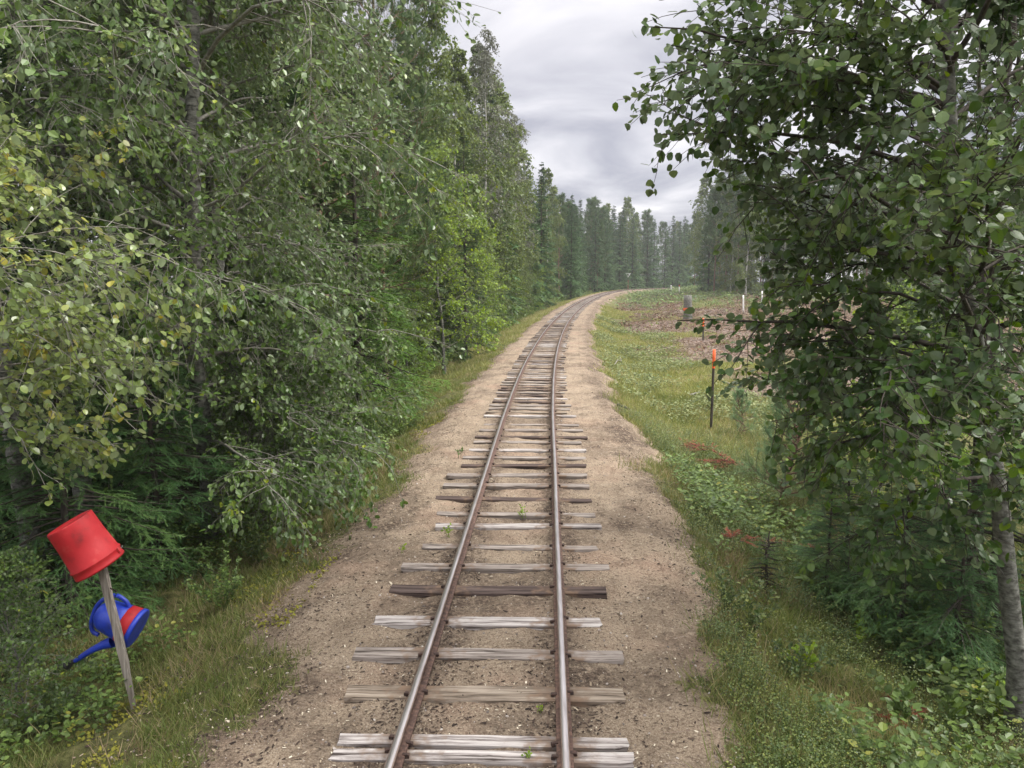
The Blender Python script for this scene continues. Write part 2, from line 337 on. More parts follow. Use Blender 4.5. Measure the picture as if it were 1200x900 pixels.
def trunk_path(base, top, rng, K=14, bend=.12):
    u = np.linspace(0, 1, K)[:, None]; p = base * (1 - u) + top * u
    w = np.cumsum(rng.normal(size=(K, 3)) * bend / K ** .5, axis=0); w -= w[:1]; w[:, 2] = 0
    return p + w * np.minimum(u * 3, 1)
def broadleaf(name, seed, H_, R_, z0, n1, n2, n3, nl, leaf, ls, lmat, bark, tr=.09, up=.35, droop=-.5, trunk=None, tips=None, top=1.0, bend=.25, limbr=.02, wigg=.10, twigm=None, lvar=.35, keep=None, l2=.42, az=None, leaftilt=.6, gather=None, ldroop=-.35, twigr=1.0):
    """a tree in its own coordinates, foot at the origin: returns dict of part meshes"""
    rng = np.random.default_rng(seed)
    tp = trunk_path(np.zeros(3), np.array([0, 0, H_]), rng, bend=bend) if trunk is None else trunk
    g = G(); K = len(tp)
    rr = tr * (1 - np.linspace(0, 1, K) * .9); rr[0] *= 1.35
    g.tubes(tp[None], rr[None], 10)
    out = {'trunk': g.mesh(name + '_trunk', bark)}
    hh = np.clip((tp[:, 2] - tp[0, 2]) / (tp[-1, 2] - tp[0, 2]), 0, 1)
    u = np.sort(rng.uniform(z0 / H_, .98, n1)); u = z0 / H_ + (0.98 - z0 / H_) * (np.arange(n1) + rng.random(n1)) / n1
    b, t, _ = sample(tp[None], u[None])
    a = np.arange(n1) * 2.4 + rng.normal(size=n1) * .4
    if az is not None: a = az[0] + rng.normal(size=n1) * az[1]
    rel = (u - z0 / H_) / (1 - z0 / H_)
    ln = R_ * (np.sin(np.clip(rel * .86 + .14, 0, 1) * np.pi) ** .6 * (1 - rel * .35)) * rng.uniform(.75, 1.15, n1) + .15
    el = up + rel * .7
    d = np.stack([np.cos(a) * np.cos(el), np.sin(a) * np.cos(el), np.sin(el)], -1)
    p1 = grow(b, d, ln, 9, lambda q: droop * q * 1.2, wigg, rng)
    if keep is not None: k_ = keep(p1[:, -1]) & keep(p1[:, 6]) & keep(p1[:, 4]) | (np.linalg.norm(p1[:, -1, :2], axis=1) < .5); p1 = p1[k_]; ln = ln[k_]; n1 = len(p1)
    if tips is not None:                       # limbs led to given points (start point, end point), in tree coordinates
        pt = []
        for s_, e_ in tips:
            s_ = np.array(s_); e_ = np.array(e_); q = np.linspace(0, 1, 9)[:, None]; L0 = np.linalg.norm(e_ - s_)
            mid = (s_ + e_) / 2 + np.array([0, 0, .10 * L0]); c = (1 - q) ** 2 * s_ + 2 * q * (1 - q) * mid + q ** 2 * e_
            pt.append(c + np.cumsum(rng.normal(size=(9, 3)) * .02, 0) * q)
        pt = np.array(pt); p1 = np.concatenate([p1, pt]) if n1 else pt
        ln = np.concatenate([ln, np.linalg.norm(pt[:, -1] - pt[:, 0], axis=1)]) if n1 else np.linalg.norm(pt[:, -1] - pt[:, 0], axis=1)
    n_1 = len(p1); g2 = G(); g2.tubes(p1, taper(n_1, 9, limbr * (.4 + ln / max(R_, .1) * .7), .003), 5)
    b2, t2, i2 = sample(p1, rng.uniform(.18, 1, (n_1, n2)) ** .85)
    d2 = spread(t2, rng.uniform(.5, 1.05, len(b2)), rng, .55)
    ln2 = ln[i2] * l2 * rng.uniform(.45, 1.1, len(b2)) + .12
    p2 = grow(b2, d2, ln2, 6, droop * .8, wigg * 1.2, rng)
    if keep is not None: k_ = keep(p2[:, -1]) & keep(p2[:, 3]); p2 = p2[k_]; ln2 = ln2[k_]
    g2.tubes(p2, taper(len(p2), 6, np.full(len(p2), limbr * .28 * twigr), .0022), 3)
    b3, t3, i3 = sample(p2, rng.uniform(.15, 1, (len(p2), n3)))
    d3 = spread(t3, rng.uniform(.4, 1.1, len(b3)), rng, .6); ln3 = ln2[i3] * rng.uniform(.25, .6, len(b3)) + .06
    p3 = grow(b3, d3, ln3, 4, droop, wigg, rng)
    if keep is not None: p3 = p3[keep(p3[:, -1])]
    if twigm != 'none': g2.tubes(p3, taper(len(p3), 4, np.full(len(p3), .0028 * twigr), .0015), 3)
    out['limbs'] = g2.mesh(name + '_limbs', M_twig if twigm is None or twigm == 'none' else twigm)
    b4, t4, i4 = sample(np.concatenate([p3]), rng.uniform(.1, 1.0, (len(p3), nl)))
    b5, t5, i5 = sample(p2, rng.uniform(.3, 1.0, (len(p2), max(1, nl // 2) if keep is None else 8)))
    b6, t6, i6 = sample(p1, rng.uniform(.5, 1.0, (len(p1), nl * 3 if keep is None else 60)) ** .8)
    b6 = b6 + rng.normal(size=b6.shape) * .02
    if keep is not None:
        k_ = keep(b4); b4 = b4[k_]; t4 = t4[k_]
    b4 = np.concatenate([b4, b5, b6, p2[:, -1], p3[:, -1]]); t4 = np.concatenate([t4, t5, t6, p2[:, -1] - p2[:, -2], p3[:, -1] - p3[:, -2]])
    ld = norm(spread(t4, rng.uniform(.5, 1.3, len(b4)), rng) + np.array([0, 0, ldroop]))
    b4 = b4 + rng.normal(size=b4.shape) * .012
    R = frames(ld, np.array([0, 0, 1.]), rng, leaftilt)
    g3 = G(); sz = ls * rng.uniform(1 - lvar, 1 + lvar, len(b4))
    # neighbouring leaves of one spray share a tone
    tone = .5 + .35 * np.clip(1.6 * fbm(b4[:, 0] * 3 + b4[:, 1], b4[:, 2] * 3 + b4[:, 1] * .7, .9, seed), -1, 1) + rng.normal(size=len(b4)) * .14
    g3.scatter(leaf[0], leaf[1], R, b4, sz, np.clip(tone, 0, 1))
    out['crown'] = g3.mesh(name + '_crown', lmat)
    return out

def spruce(name, seed, H_, R_, z0=.2, step=.30, per=6, n2=12, n3=3, need=NEED_S, nl=.10, nm=None, droop=-.35, tr=None, dens=1.0, dead=True, col=1.0, tip=.35, exp_=.85):
    rng = np.random.default_rng(seed); g = G(); tr = tr or H_ * .011 + .01
    tp = trunk_path(np.zeros(3), np.array([0, 0, H_]), rng, bend=.05); g.tubes(tp[None], taper(1, len(tp), np.array([tr]), .006), 8)
    out = {'trunk': g.mesh(name + '_trunk', M_barkd)}
    hs = np.arange(z0, H_ - .12, step) ; hs = hs + rng.normal(size=len(hs)) * step * .15
    h = np.repeat(hs, per); nb = len(h); h = h + rng.normal(size=nb) * step * .25; h = np.clip(h, z0 * .8, H_ - .06)
    rel = (h - z0) / (H_ - z0); a = rng.uniform(0, 2 * np.pi, nb)
    ln = (R_ * np.clip(1 - rel, 0, 1) ** exp_ * rng.uniform(.6, 1.15, nb) + .08); el = -.12 + rel * .75
    b, t, _ = sample(tp[None], (h / H_)[None])
    d = np.stack([np.cos(a) * np.cos(el), np.sin(a) * np.cos(el), np.sin(el)], -1)
    p1 = grow(b, d, ln, 7, lambda q: droop * 2 if q < .6 else tip, .05, rng)
    g2 = G(); g2.tubes(p1, taper(nb, 7, .006 + ln * .007, .002), 4)
    b2, t2, i2 = sample(p1, rng.uniform(.12, 1, (nb, n2)) ** .8)
    q2 = np.linalg.norm(b2 - b[i2], axis=1) / ln[i2]
    d2 = flatside(t2, .85, rng); ln2 = ln[i2] * (.42 * (1 - q2 * .75)) * rng.uniform(.6, 1.2, len(b2)) + .05
    p2 = grow(b2, d2, ln2, 4, -.35, .06, rng)
    out['limbs'] = g2.mesh(name + '_limbs', M_barkd)
    P_, D_, Ls = [], [], []
    if n3:
        b3, t3, i3 = sample(p2, rng.uniform(.1, 1, (len(p2), n3))); d3 = flatside(t3, .8, rng)
        P_.append(b3); D_.append(d3); Ls.append(nl * rng.uniform(.7, 1.3, len(b3)) * np.clip(ln2[i3] / .25, .5, 1.4))
    # strips of needles laid along the side twigs and the branch ends
    for k in range(3):
        P_.append(p2[:, k]); v = p2[:, k + 1] - p2[:, k]; D_.append(v); Ls.append(np.linalg.norm(v, axis=1) * 1.15 + .01)
    for k in (3, 4, 5):
        P_.append(p1[:, k]); v = p1[:, k + 1] - p1[:, k]; D_.append(v); Ls.append(np.linalg.norm(v, axis=1) * 1.2 + .02)
    pe = np.concatenate(P_); de = np.concatenate(D_); le = np.concatenate(Ls)
    if dens < 1: k_ = rng.random(len(pe)) < dens; pe, de, le = pe[k_], de[k_], le[k_]
    R = frames(de, np.array([0, 0, 1.]), rng, .25)
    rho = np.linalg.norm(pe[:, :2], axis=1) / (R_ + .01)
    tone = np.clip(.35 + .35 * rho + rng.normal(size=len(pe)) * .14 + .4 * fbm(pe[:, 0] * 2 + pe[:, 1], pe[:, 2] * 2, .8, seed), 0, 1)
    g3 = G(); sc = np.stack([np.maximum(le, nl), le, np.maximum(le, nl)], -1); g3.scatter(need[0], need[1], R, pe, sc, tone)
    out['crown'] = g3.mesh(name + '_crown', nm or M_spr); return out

def pine(name, seed, H_, R_, z0, n1=34, n2=9, n3=4, need=NEED_PM, nl=.16, tr=.12, nm=None, dead=10, updir=.15, clump=3, bark=None):
    rng = np.random.default_rng(seed); g = G(); tp = trunk_path(np.zeros(3), np.array([0, 0, H_]), rng, bend=.2)
    g.tubes(tp[None], taper(1, len(tp), np.array([tr]), .02), 8); out = {'trunk': g.mesh(name + '_trunk', bark or M_barkp)}
    u = z0 / H_ + (.985 - z0 / H_) * (np.arange(n1) + rng.random(n1)) / n1; b, t, _ = sample(tp[None], u[None]); a = np.arange(n1) * 2.4 + rng.normal(size=n1) * .5
    rel = (u - z0 / H_) / (1 - z0 / H_); ln = R_ * (np.clip(1.08 - rel, 0, 1) ** .55) * rng.uniform(.6, 1.15, n1) + .1; el = updir + rel * .8
    d = np.stack([np.cos(a) * np.cos(el), np.sin(a) * np.cos(el), np.sin(el)], -1); p1 = grow(b, d, ln, 8, .25, .10, rng)
    g2 = G(); g2.tubes(p1, taper(n1, 8, .012 + ln * .009, .004), 4)
    if dead:
        ud = np.sort(rng.uniform(.12, z0 / H_, dead)); bd, _, _ = sample(tp[None], ud[None]); ad = rng.uniform(0, 6.28, dead)
        dd = np.stack([np.cos(ad), np.sin(ad), np.full(dead, -.05)], -1); pd = grow(bd, dd, rng.uniform(.3, 1.2, dead), 5, -.3, .12, rng); g2.tubes(pd, taper(dead, 5, np.full(dead, .010), .002), 3)
    b2, t2, i2 = sample(p1, rng.uniform(.25, 1, (n1, n2)) ** .7); d2 = spread(t2, rng.uniform(.5, 1, len(b2)), rng, .6); ln2 = ln[i2] * .38 * rng.uniform(.4, 1.1, len(b2)) + .08
    p2 = grow(b2, d2, ln2, 5, .35, .10, rng); g2.tubes(p2, taper(len(p2), 5, np.full(len(p2), .006), .003), 3)
    out['limbs'] = g2.mesh(name + '_limbs', bark or M_barkp)
    b3, t3, i3 = sample(p2, rng.uniform(.35, 1, (len(p2), n3))); e3 = spread(t3, rng.uniform(.2, .8, len(b3)), rng)
    pe = np.concatenate([b3, p2[:, -1]]); de = norm(np.concatenate([e3, p2[:, -1] - p2[:, -2]]) + np.array([0, 0, .3]))
    R = frames(de, np.array([0, 0, 1.]), rng, .5); tone = np.clip(.5 + rng.normal(size=len(pe)) * .16 + .5 * fbm(pe[:, 0] * 2 + pe[:, 1], pe[:, 2] * 2, 1., seed), 0, 1)
    g3 = G(); g3.scatter(need[0], need[1], R, pe, nl * rng.uniform(.75, 1.25, len(pe)), tone); out['crown'] = g3.mesh(name + '_crown', nm or M_pine)
    return out

def plant(parts, name, loc, label, cat='tree', group=None, rz=0, sc=1, tilt=None, sz=None):
    o = empty(name, tuple(float(q) for q in loc), label, cat, group, rz, sc)
    if tilt: o.rotation_euler = (tilt[0], tilt[1], rz)
    if sz: o.scale = (sc, sc, sc * sz)
    for k, me in parts.items(): link(k, me, o)
    return o

# =================================================================== the ground
def steps(lo, hi, s0, g_):
    o = [lo]
    while o[-1] < hi: o.append(o[-1] + max(s0, g_ * abs(o[-1] - lo)))
    return o
cs = list(np.arange(-2.4, 2.41, .04)); k = 2.44; s_ = .05
while k < 560: cs = [-k] + cs + [k]; s_ *= 1.075; k += s_
cs = np.array(cs)
ys = [3.0]
while ys[-1] < 560: ys.append(ys[-1] + max(.035, .0105 * ys[-1]))
ys = np.array([-240, -160, -80, -30, -12, -5, -2, 0, 1, 2, 2.5] + ys)
YY, CC = np.meshgrid(ys, cs, indexing='ij'); XX = XC(np.minimum(YY, 260)) + CC
TT = lat(XX, np.minimum(YY, 260)); ZZ = H(XX, YY)
# ballast soil piled against the rails
ZZ = ZZ + fbm(XX, YY, .28, 201, 3) * (.028 + .03 * smooth(.85, 1.1, np.abs(TT))) * smooth(60, 12, YY) + (.022 * (np.exp(-((np.abs(TT) - .47) / (.13)) ** 2)) - .010 + .028 * vn(XX, YY, .22, 77) * (np.abs(TT) < 1.0)) * (np.abs(TT) < 1.3)
nr, nc = XX.shape
g = G(); i = np.arange(nr - 1)[:, None] * nc; j = np.arange(nc - 1)[None]
F = np.stack([i + j, i + j + 1, i + nc + j + 1, i + nc + j], -1).reshape(-1, 4)
g.add(np.stack([XX, YY, ZZ], -1).reshape(-1, 3), F, None, 0, True)
def edge(x, y): return fbm(x, y, 1.6, 31) * .9 + fbm(x, y, .4, 33) * .35
def sand_w(x, y, t):
    e_ = edge(x, y)
    re = np.interp(y, [4, 5.4, 7, 9, 15], [1.78, 1.64, 1.74, 1.92, 2.05]); l = smooth(-2.1, -1.45, t + e_ * .7); r = smooth(.34, -.34, t - re + e_ * .6)
    return l * r
def slash_w(x, y, t):
    return smooth(0, 2.2, t - np.interp(y, [15, 30, 50, 200], [5.5, 4.2, 2.9, 3.5]) + fbm(x, y, 5, 41) * 2.5) * smooth(15, 24, y) * smooth(115, 80, y + fbm(x, y, 12, 44) * 50) * smooth(-.35, .05, fbm(x, y, 5, 47) + .08)
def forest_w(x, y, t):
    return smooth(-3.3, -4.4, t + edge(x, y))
a_s = sand_w(XX, YY, TT); a_l = slash_w(XX, YY, TT); a_f = forest_w(XX, YY, TT)
a_lit = .35 * smooth(15, 50, YY) + np.exp(-((np.abs(TT) - .47) / .20) ** 2) * np.clip(.9 + 1.6 * vn(XX, YY, .35, 51), 0, 1) + .5 * np.exp(-((TT - 1.75) / .3) ** 2) * smooth(8, 14, YY) + .55 * smooth(.05, .35, fbm(XX, YY, .7, 53)) + .35 * smooth(.1, .3, fbm(XX, YY, .2, 57)) + .5 * np.exp(-((TT + 1.85) / .3) ** 2)
gm, t = mat('ground'); lk = t.links.new
def A(nm):
    n = t.nodes.new('ShaderNodeAttribute'); n.attribute_name = nm; return n.outputs['Fac']
tcn = t.nodes.new('ShaderNodeTexCoord')
def NZ(sc, det=5, rough=.6, vec=None):
    n = t.nodes.new('ShaderNodeTexNoise'); n.inputs['Scale'].default_value = sc; n.inputs['Detail'].default_value = det; n.inputs['Roughness'].default_value = rough; lk(vec or tcn.outputs['Object'], n.inputs['Vector']); return n.outputs[0]
def MX(f, a, b):
    n = t.nodes.new('ShaderNodeMix'); n.data_type = 'RGBA'; lk(f, n.inputs[0])
    for k_, v in ((6, a), (7, b)):
        if isinstance(v, tuple): n.inputs[k_].default_value = (*v, 1)
        else: lk(v, n.inputs[k_])
    return n.outputs[2]
def MM(op, a, b=0.0, clamp=False):
    n = t.nodes.new('ShaderNodeMath'); n.operation = op; n.use_clamp = clamp
    for k_, v in ((0, a), (1, b)):
        if isinstance(v, (int, float)): n.inputs[k_].default_value = v
        else: lk(v, n.inputs[k_])
    return n.outputs[0]
sandc = ramp(t, NZ(2.2, 8, .7), [(.3, (.22, .165, .115)), (.5, (.34, .265, .190)), (.7, (.44, .355, .265))])
grain = ramp(t, NZ(95, 3, .75), [(.36, (.07, .05, .036)), (.45, (.24, .185, .135)), (.56, (.39, .315, .235)), (.67, (.66, .60, .50))])
sandc = MX(MM('MULTIPLY', 1.0, .48), sandc, grain)
spk = ramp(t, NZ(38, 4, .7), [(.54, (0, 0, 0)), (.60, (1, 1, 1))])
sandc = MX(MM('MULTIPLY', spk, .75), sandc, (.13, .09, .068))
pinkish = ramp(t, NZ(.8, 3), [(.5, (0, 0, 0)), (.7, (1, 1, 1))])
sandc = MX(MM('MULTIPLY', pinkish, .35), sandc, (.36, .22, .165))
litc = ramp(t, NZ(45, 5, .75), [(.35, (.03, .022, .018)), (.52, (.095, .068, .052)), (.66, (.26, .20, .15)), (.76, (.5, .42, .33))])
lf = MM('MULTIPLY', A('litter'), ramp(t, NZ(16, 5, .7), [(.36, (0, 0, 0)), (.50, (1, 1, 1))]), True)
sandc = MX(MM('MULTIPLY', lf, .95), sandc, litc)
soilc = ramp(t, NZ(9, 7, .7), [(.35, (.045, .045, .018)), (.5, (.095, .10, .035)), (.62, (.16, .15, .06)), (.74, (.20, .16, .10))])
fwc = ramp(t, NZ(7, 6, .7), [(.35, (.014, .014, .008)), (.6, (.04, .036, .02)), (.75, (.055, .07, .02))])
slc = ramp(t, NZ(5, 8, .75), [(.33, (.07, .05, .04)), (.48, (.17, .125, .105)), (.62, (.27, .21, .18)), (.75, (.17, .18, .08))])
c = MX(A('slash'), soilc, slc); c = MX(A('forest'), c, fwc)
sw = MM('ADD', A('sand'), MM('MULTIPLY', MM('SUBTRACT', NZ(14, 5, .7), .5), 1.6), False)
sw = ramp(t, sw, [(.42, (0, 0, 0)), (.60, (1, 1, 1))])
c = MX(sw, c, sandc)
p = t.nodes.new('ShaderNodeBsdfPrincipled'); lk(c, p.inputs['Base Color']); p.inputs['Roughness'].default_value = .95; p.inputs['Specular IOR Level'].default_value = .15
b1 = t.nodes.new('ShaderNodeBump'); b1.inputs['Strength'].default_value = .55; b1.inputs['Distance'].default_value = .012; lk(NZ(60, 6, .75), b1.inputs['Height'])
b2 = t.nodes.new('ShaderNodeBump'); b2.inputs['Strength'].default_value = .9; b2.inputs['Distance'].default_value = .05; lk(NZ(22, 6, .75), b2.inputs['Height']); lk(b1.outputs[0], b2.inputs['Normal']); lk(b2.outputs[0], p.inputs['Normal'])
o_ = t.nodes.new('ShaderNodeOutputMaterial'); lk(p.outputs[0], o_.inputs[0])
gme = g.mesh('ground', gm)
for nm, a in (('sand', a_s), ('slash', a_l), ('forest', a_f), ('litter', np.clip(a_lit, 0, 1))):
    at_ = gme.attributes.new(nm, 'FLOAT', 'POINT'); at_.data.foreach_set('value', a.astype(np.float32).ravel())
tag(link('ground', gme), kind='structure')

# =================================================================== the railway track
track = empty('railway_track', (float(XC(4)), 4, 0), 'rusty narrow railway track on weathered wooden sleepers', 'railway track')
RT = .118
rustm = noisem('rusty rail side', [(.3, (.035, .020, .016)), (.5, (.095, .055, .042)), (.7, (.17, .10, .075))], 30, (1, 1, 1), .8, .3, 60)
shine = noisem('polished rail head', [(.3, (.30, .27, .26)), (.6, (.50, .47, .47)), (.8, (.60, .58, .59))], 8, (6, .3, 1), .32, .05, 30, metal=.85)
headm = noisem('worn brown rail head', [(.3, (.12, .08, .065)), (.6, (.25, .19, .16)), (.8, (.33, .27, .24))], 14, (2, .6, 1), .5, .1, 30, metal=.4)
prof = [(-.048, .0), (.048, .0), (.046, .010), (.010, .020), (.007, .055), (.022, .066), (.0245, .084), (.017, .0905), (-.017, .0905), (-.0245, .084), (-.022, .066), (-.007, .055), (-.010, .020), (-.046, .010)]
pm = [0, 0, 0, 0, 0, 0, 2, 1, 2, 0, 0, 0, 0, 0]
yy = np.concatenate([np.arange(-3, 40, .5), np.arange(40, 232, 1.5)])
for s_ in (-1, 1):
    g = G(); d = XCd(yy); k = np.sqrt(1 + d * d); nx, ny = 1 / k, -d / k; off = s_ * .47
    wob = fbm(yy, yy * 0, 5, 61 + s_) * .012; cxr = XC(yy) + nx * (off + wob); cyr = yy + ny * (off + wob); zr = ZT(yy) + RT - .0905 + fbm(yy, yy * 0 + 9, 6, 65) * .01
    n = len(prof); V = np.zeros((len(yy), n, 3))
    for q, (px, pz) in enumerate(prof): V[:, q] = np.stack([cxr + nx * px, cyr + ny * px, zr + pz], -1)
    for q in range(n):
        i = np.arange(len(yy) - 1) * n; f = np.stack([i + q, i + (q + 1) % n, i + n + (q + 1) % n, i + n + q], -1)
        g.l.append(f.ravel() + 0); g.t.append(np.full(len(f), 4)); g.m.append(np.full(len(f), pm[q])); g.sm.append(np.full(len(f), q in (6, 7, 8)))
    g.v.append(V.reshape(-1, 3)); g.r.append(np.full(len(yy) * n, .5)); g.n = len(yy) * n
    o = link('rail', g.mesh('rail', [rustm, shine, headm]), track); o.matrix_parent_inverse = Matrix.Translation(-Vector(track.location))
def woodm(name, stops, rust=.0):
    m, t = mat(name); lk = t.links.new
    tc = t.nodes.new('ShaderNodeTexCoord'); mp = t.nodes.new('ShaderNodeMapping'); mp.inputs['Scale'].default_value = (1.2, 26, 26); lk(tc.outputs['Object'], mp.inputs[0])
    oi = t.nodes.new('ShaderNodeObjectInfo'); mu = t.nodes.new('ShaderNodeMath'); mu.operation = 'MULTIPLY'; mu.inputs[1].default_value = 53; lk(oi.outputs['Random'], mu.inputs[0])
    cm = t.nodes.new('ShaderNodeCombineXYZ'); [lk(mu.outputs[0], cm.inputs[q]) for q in range(3)]; lk(cm.outputs[0], mp.inputs['Location'])
    n = t.nodes.new('ShaderNodeTexNoise'); n.inputs['Scale'].default_value = 1.5; n.inputs['Detail'].default_value = 7; n.inputs['Roughness'].default_value = .65; n.inputs['Distortion'].default_value = .6; lk(mp.outputs[0], n.inputs['Vector'])
    c = ramp(t, n.outputs[0], stops)
    n2 = t.nodes.new('ShaderNodeTexNoise'); n2.inputs['Scale'].default_value = 11; n2.inputs['Detail'].default_value = 7; lk(tc.outputs['Object'], n2.inputs['Vector'])
    # soil and rust stains where the rails sit
    sx = t.nodes.new('ShaderNodeSeparateXYZ'); lk(tc.outputs['Object'], sx.inputs[0])
    def m_(op, a, b, cl=False):
        q = t.nodes.new('ShaderNodeMath'); q.operation = op; q.use_clamp = cl
        for k_, v in ((0, a), (1, b)):
            if isinstance(v, (int, float)): q.inputs[k_].default_value = v
            else: lk(v, q.inputs[k_])
        return q.outputs[0]
    dd = m_('ABSOLUTE', m_('SUBTRACT', m_('ABSOLUTE', sx.outputs[0], 0), .47), 0)
    st = m_('SUBTRACT', .21, m_('ADD', dd, m_('MULTIPLY', m_('SUBTRACT', n2.outputs[0], .5), -.75)))
    st = m_('MULTIPLY', m_('MULTIPLY', st, 6.0, True), .85, True)
    mx = t.nodes.new('ShaderNodeMix'); mx.data_type = 'RGBA'; lk(st, mx.inputs[0]); lk(c, mx.inputs[6])
    rc = ramp(t, n2.outputs[0], [(.35, (.07, .048, .036)), (.6, (.17, .115, .08))]); lk(rc, mx.inputs[7])
    p = t.nodes.new('ShaderNodeBsdfPrincipled'); lk(mx.outputs[2], p.inputs['Base Color']); p.inputs['Roughness'].default_value = .9; p.inputs['Specular IOR Level'].default_value = .2
    b = t.nodes.new('ShaderNodeBump'); b.inputs['Strength'].default_value = .8; b.inputs['Distance'].default_value = .012; lk(n.outputs[0], b.inputs['Height']); lk(b.outputs[0], p.inputs['Normal'])
    o = t.nodes.new('ShaderNodeOutputMaterial'); lk(p.outputs[0], o.inputs[0]); return m
WD = {'w': woodm('silvered wood', [(.36, (.05, .04, .036)), (.44, (.22, .195, .185)), (.54, (.40, .37, .355)), (.72, (.54, .51, .49))]),
      'g': woodm('grey wood', [(.37, (.045, .036, .03)), (.46, (.18, .152, .135)), (.58, (.30, .265, .24)), (.72, (.42, .38, .35))]),
      't': woodm('tan grey wood', [(.37, (.045, .034, .025)), (.46, (.17, .135, .105)), (.58, (.27, .225, .18)), (.72, (.38, .33, .27))]),
      'd': woodm('dark brown wood', [(.36, (.018, .013, .012)), (.46, (.06, .043, .038)), (.6, (.105, .078, .07)), (.75, (.18, .145, .13))])}
# centre row, left end and right end as seen, tone, width across
SL = [(883, 388, 742, 'w', .098, 0), (865, 396, 735, 'w', .098, 0), (810, 404, 730, 't', .17, 0), (764, 415, 730, 'g', .145, 0), (726, 438, 703, 'w', .155, 0), (690, 457, 710, 'd', .16, .008), (662, 471, 714, 'g', .13, 0), (638, 495, 700, 'g', .12, -.012),
      (615, 510, 704, 'w', .13, .006), (601, 512, 697, 'g', .12, 0), (583, 510, 693, 'd', .14, -.006), (568, 519, 690, 'g', .14, .01), (556, 524, 688, 'g', .14, .01), (544, 541, 687, 'd', .13, 0), (535, 542, 686, 'g', .13, 0), (527, 550, 687, 'w', .14, .01),
      (517, 555, 681, 'g', .13, 0), (511, 557, 688, 'd', .13, 0), (503, 562, 683, 'g', .14, 0), (496, 567, 678, 'g', .12, -.012), (487, 567, 675, 'w', .14, .01)]
rng = np.random.default_rng(5)
rows = []
for (py, xl, xr, c, w, dz) in SL:
    r = ray(600, py); D = r[1] * (CAM_H - .03) / -r[2]
    xa = (xl - 600) / 900 * (D / r[1]); xb = (xr - 600) / 900 * (D / r[1]); rows.append((D, xa, xb, c, w, dz))
y0 = rows[-1][0]
while y0 < 205:
    y0 += .50 + rng.normal() * .045; xc = float(XC(y0)); a_ = xc - .83 - abs(rng.normal()) * .05; b_ = xc + .78 + rng.normal() * .06
    rows.append((y0, a_, b_, rng.choice(list('wgggtdd')), rng.uniform(.12, .17), rng.normal() * .008))
def sleeper_geo(g, L0, L1, w, h, rs, R=None, off=(0, 0, 0)):
    K = 22; u = np.linspace(0, 1, K); x = L0 + (L1 - L0) * u; rr = np.random.default_rng(rs)
    wl = w / 2 * (1 + np.cumsum(rr.normal(size=K)) * .012 - .25 * rr.random() * (u < .03) - .25 * rr.random() * (u > .97)); wr = w / 2 * (1 + np.cumsum(rr.normal(size=K)) * .012)
    zt = np.cumsum(rr.normal(size=K)) * .0012; zt -= zt.mean()
    jag = rr.normal(size=6) * .006
    sec = []
    for k_ in range(K):
        j_ = jag if k_ in (0, K - 1) else jag * 0
        sec.append([(x[k_] + j_[0], -wl[k_], -h), (x[k_] + j_[1], -wl[k_], -.008 + zt[k_]), (x[k_] + j_[2], -wl[k_] + .009, zt[k_]), (x[k_] + j_[3], wr[k_] - .009, zt[k_] + .002), (x[k_] + j_[4], wr[k_], -.008 + zt[k_]), (x[k_] + j_[5], wr[k_], -h)])
    V = np.array(sec)
    i = np.arange(K - 1)[:, None] * 6; j = np.arange(6)[None]
    F = np.stack([i + j, i + 6 + j, i + 6 + (j + 1) % 6, i + (j + 1) % 6], -1).reshape(-1, 4)
    V = V.reshape(-1, 3)
    if R is not None: V = V @ R.T
    V = V + np.array(off)
    base = g.n; g.add(V, F, rr.random(), 0)
    g.l += [np.array([5, 4, 3, 2, 1, 0]) + base, np.arange(6) + base + (K - 1) * 6]; g.t += [np.array([6]), np.array([6])]; g.m += [np.array([0])] * 2; g.sm += [np.array([False])] * 2
ironm = noisem('rusty iron', [(.35, (.02, .013, .011)), (.7, (.08, .045, .035))], 60, (1, 1, 1), .8, .2)
gs = G(); gs.box((0, 0, .006), (.022, .026, .020)); gs.box((.012, 0, .014), (.03, .022, .009)); spike_me = gs.mesh('spike', ironm)
LT = {'w': 'silver white', 'g': 'grey', 't': 'tan grey', 'd': 'dark brown'}
rest = G()
for idx, (D, xa, xb, c, w, dz) in enumerate(rows):
    yaw = -math.atan(float(XCd(D))) * (1 if D > 15 else .55) + rng.normal() * .012 * (D > 6); cxm = float(XC(D)); zz_ = float(ZT(D)) + .021 + dz
    if idx < 100:
        g = G(); sleeper_geo(g, xa - cxm, xb - cxm, w, .05, idx)
        o = link('sleeper', g.mesh('sleeper', WD[c]), track); o.location = (cxm - track.location.x, D - track.location.y, zz_); o.rotation_euler = (0, 0, yaw)
        if idx < 22:
            for s_ in (-.47, .47):
                for q in (-1, 1):
                    if rng.random() < .2: continue
                    k_ = link('spike', spike_me, o); k_.location = (s_ + q * .062, rng.normal() * .03, .004); k_.rotation_euler = (rng.normal() * .1, 0, (math.pi if q > 0 else 0) + rng.normal() * .15)
    else:
        R = np.array(Matrix.Rotation(yaw, 3, 'Z')); sleeper_geo(rest, xa - cxm, xb - cxm, w, .05, idx, R, (cxm - track.location.x, D - track.location.y, zz_))
o = link('sleeper', rest.mesh('sleeper_far', WD['g']), track); o['kind'] = 'stuff'; o['label'] = 'far sleepers merging into one another towards the bend'

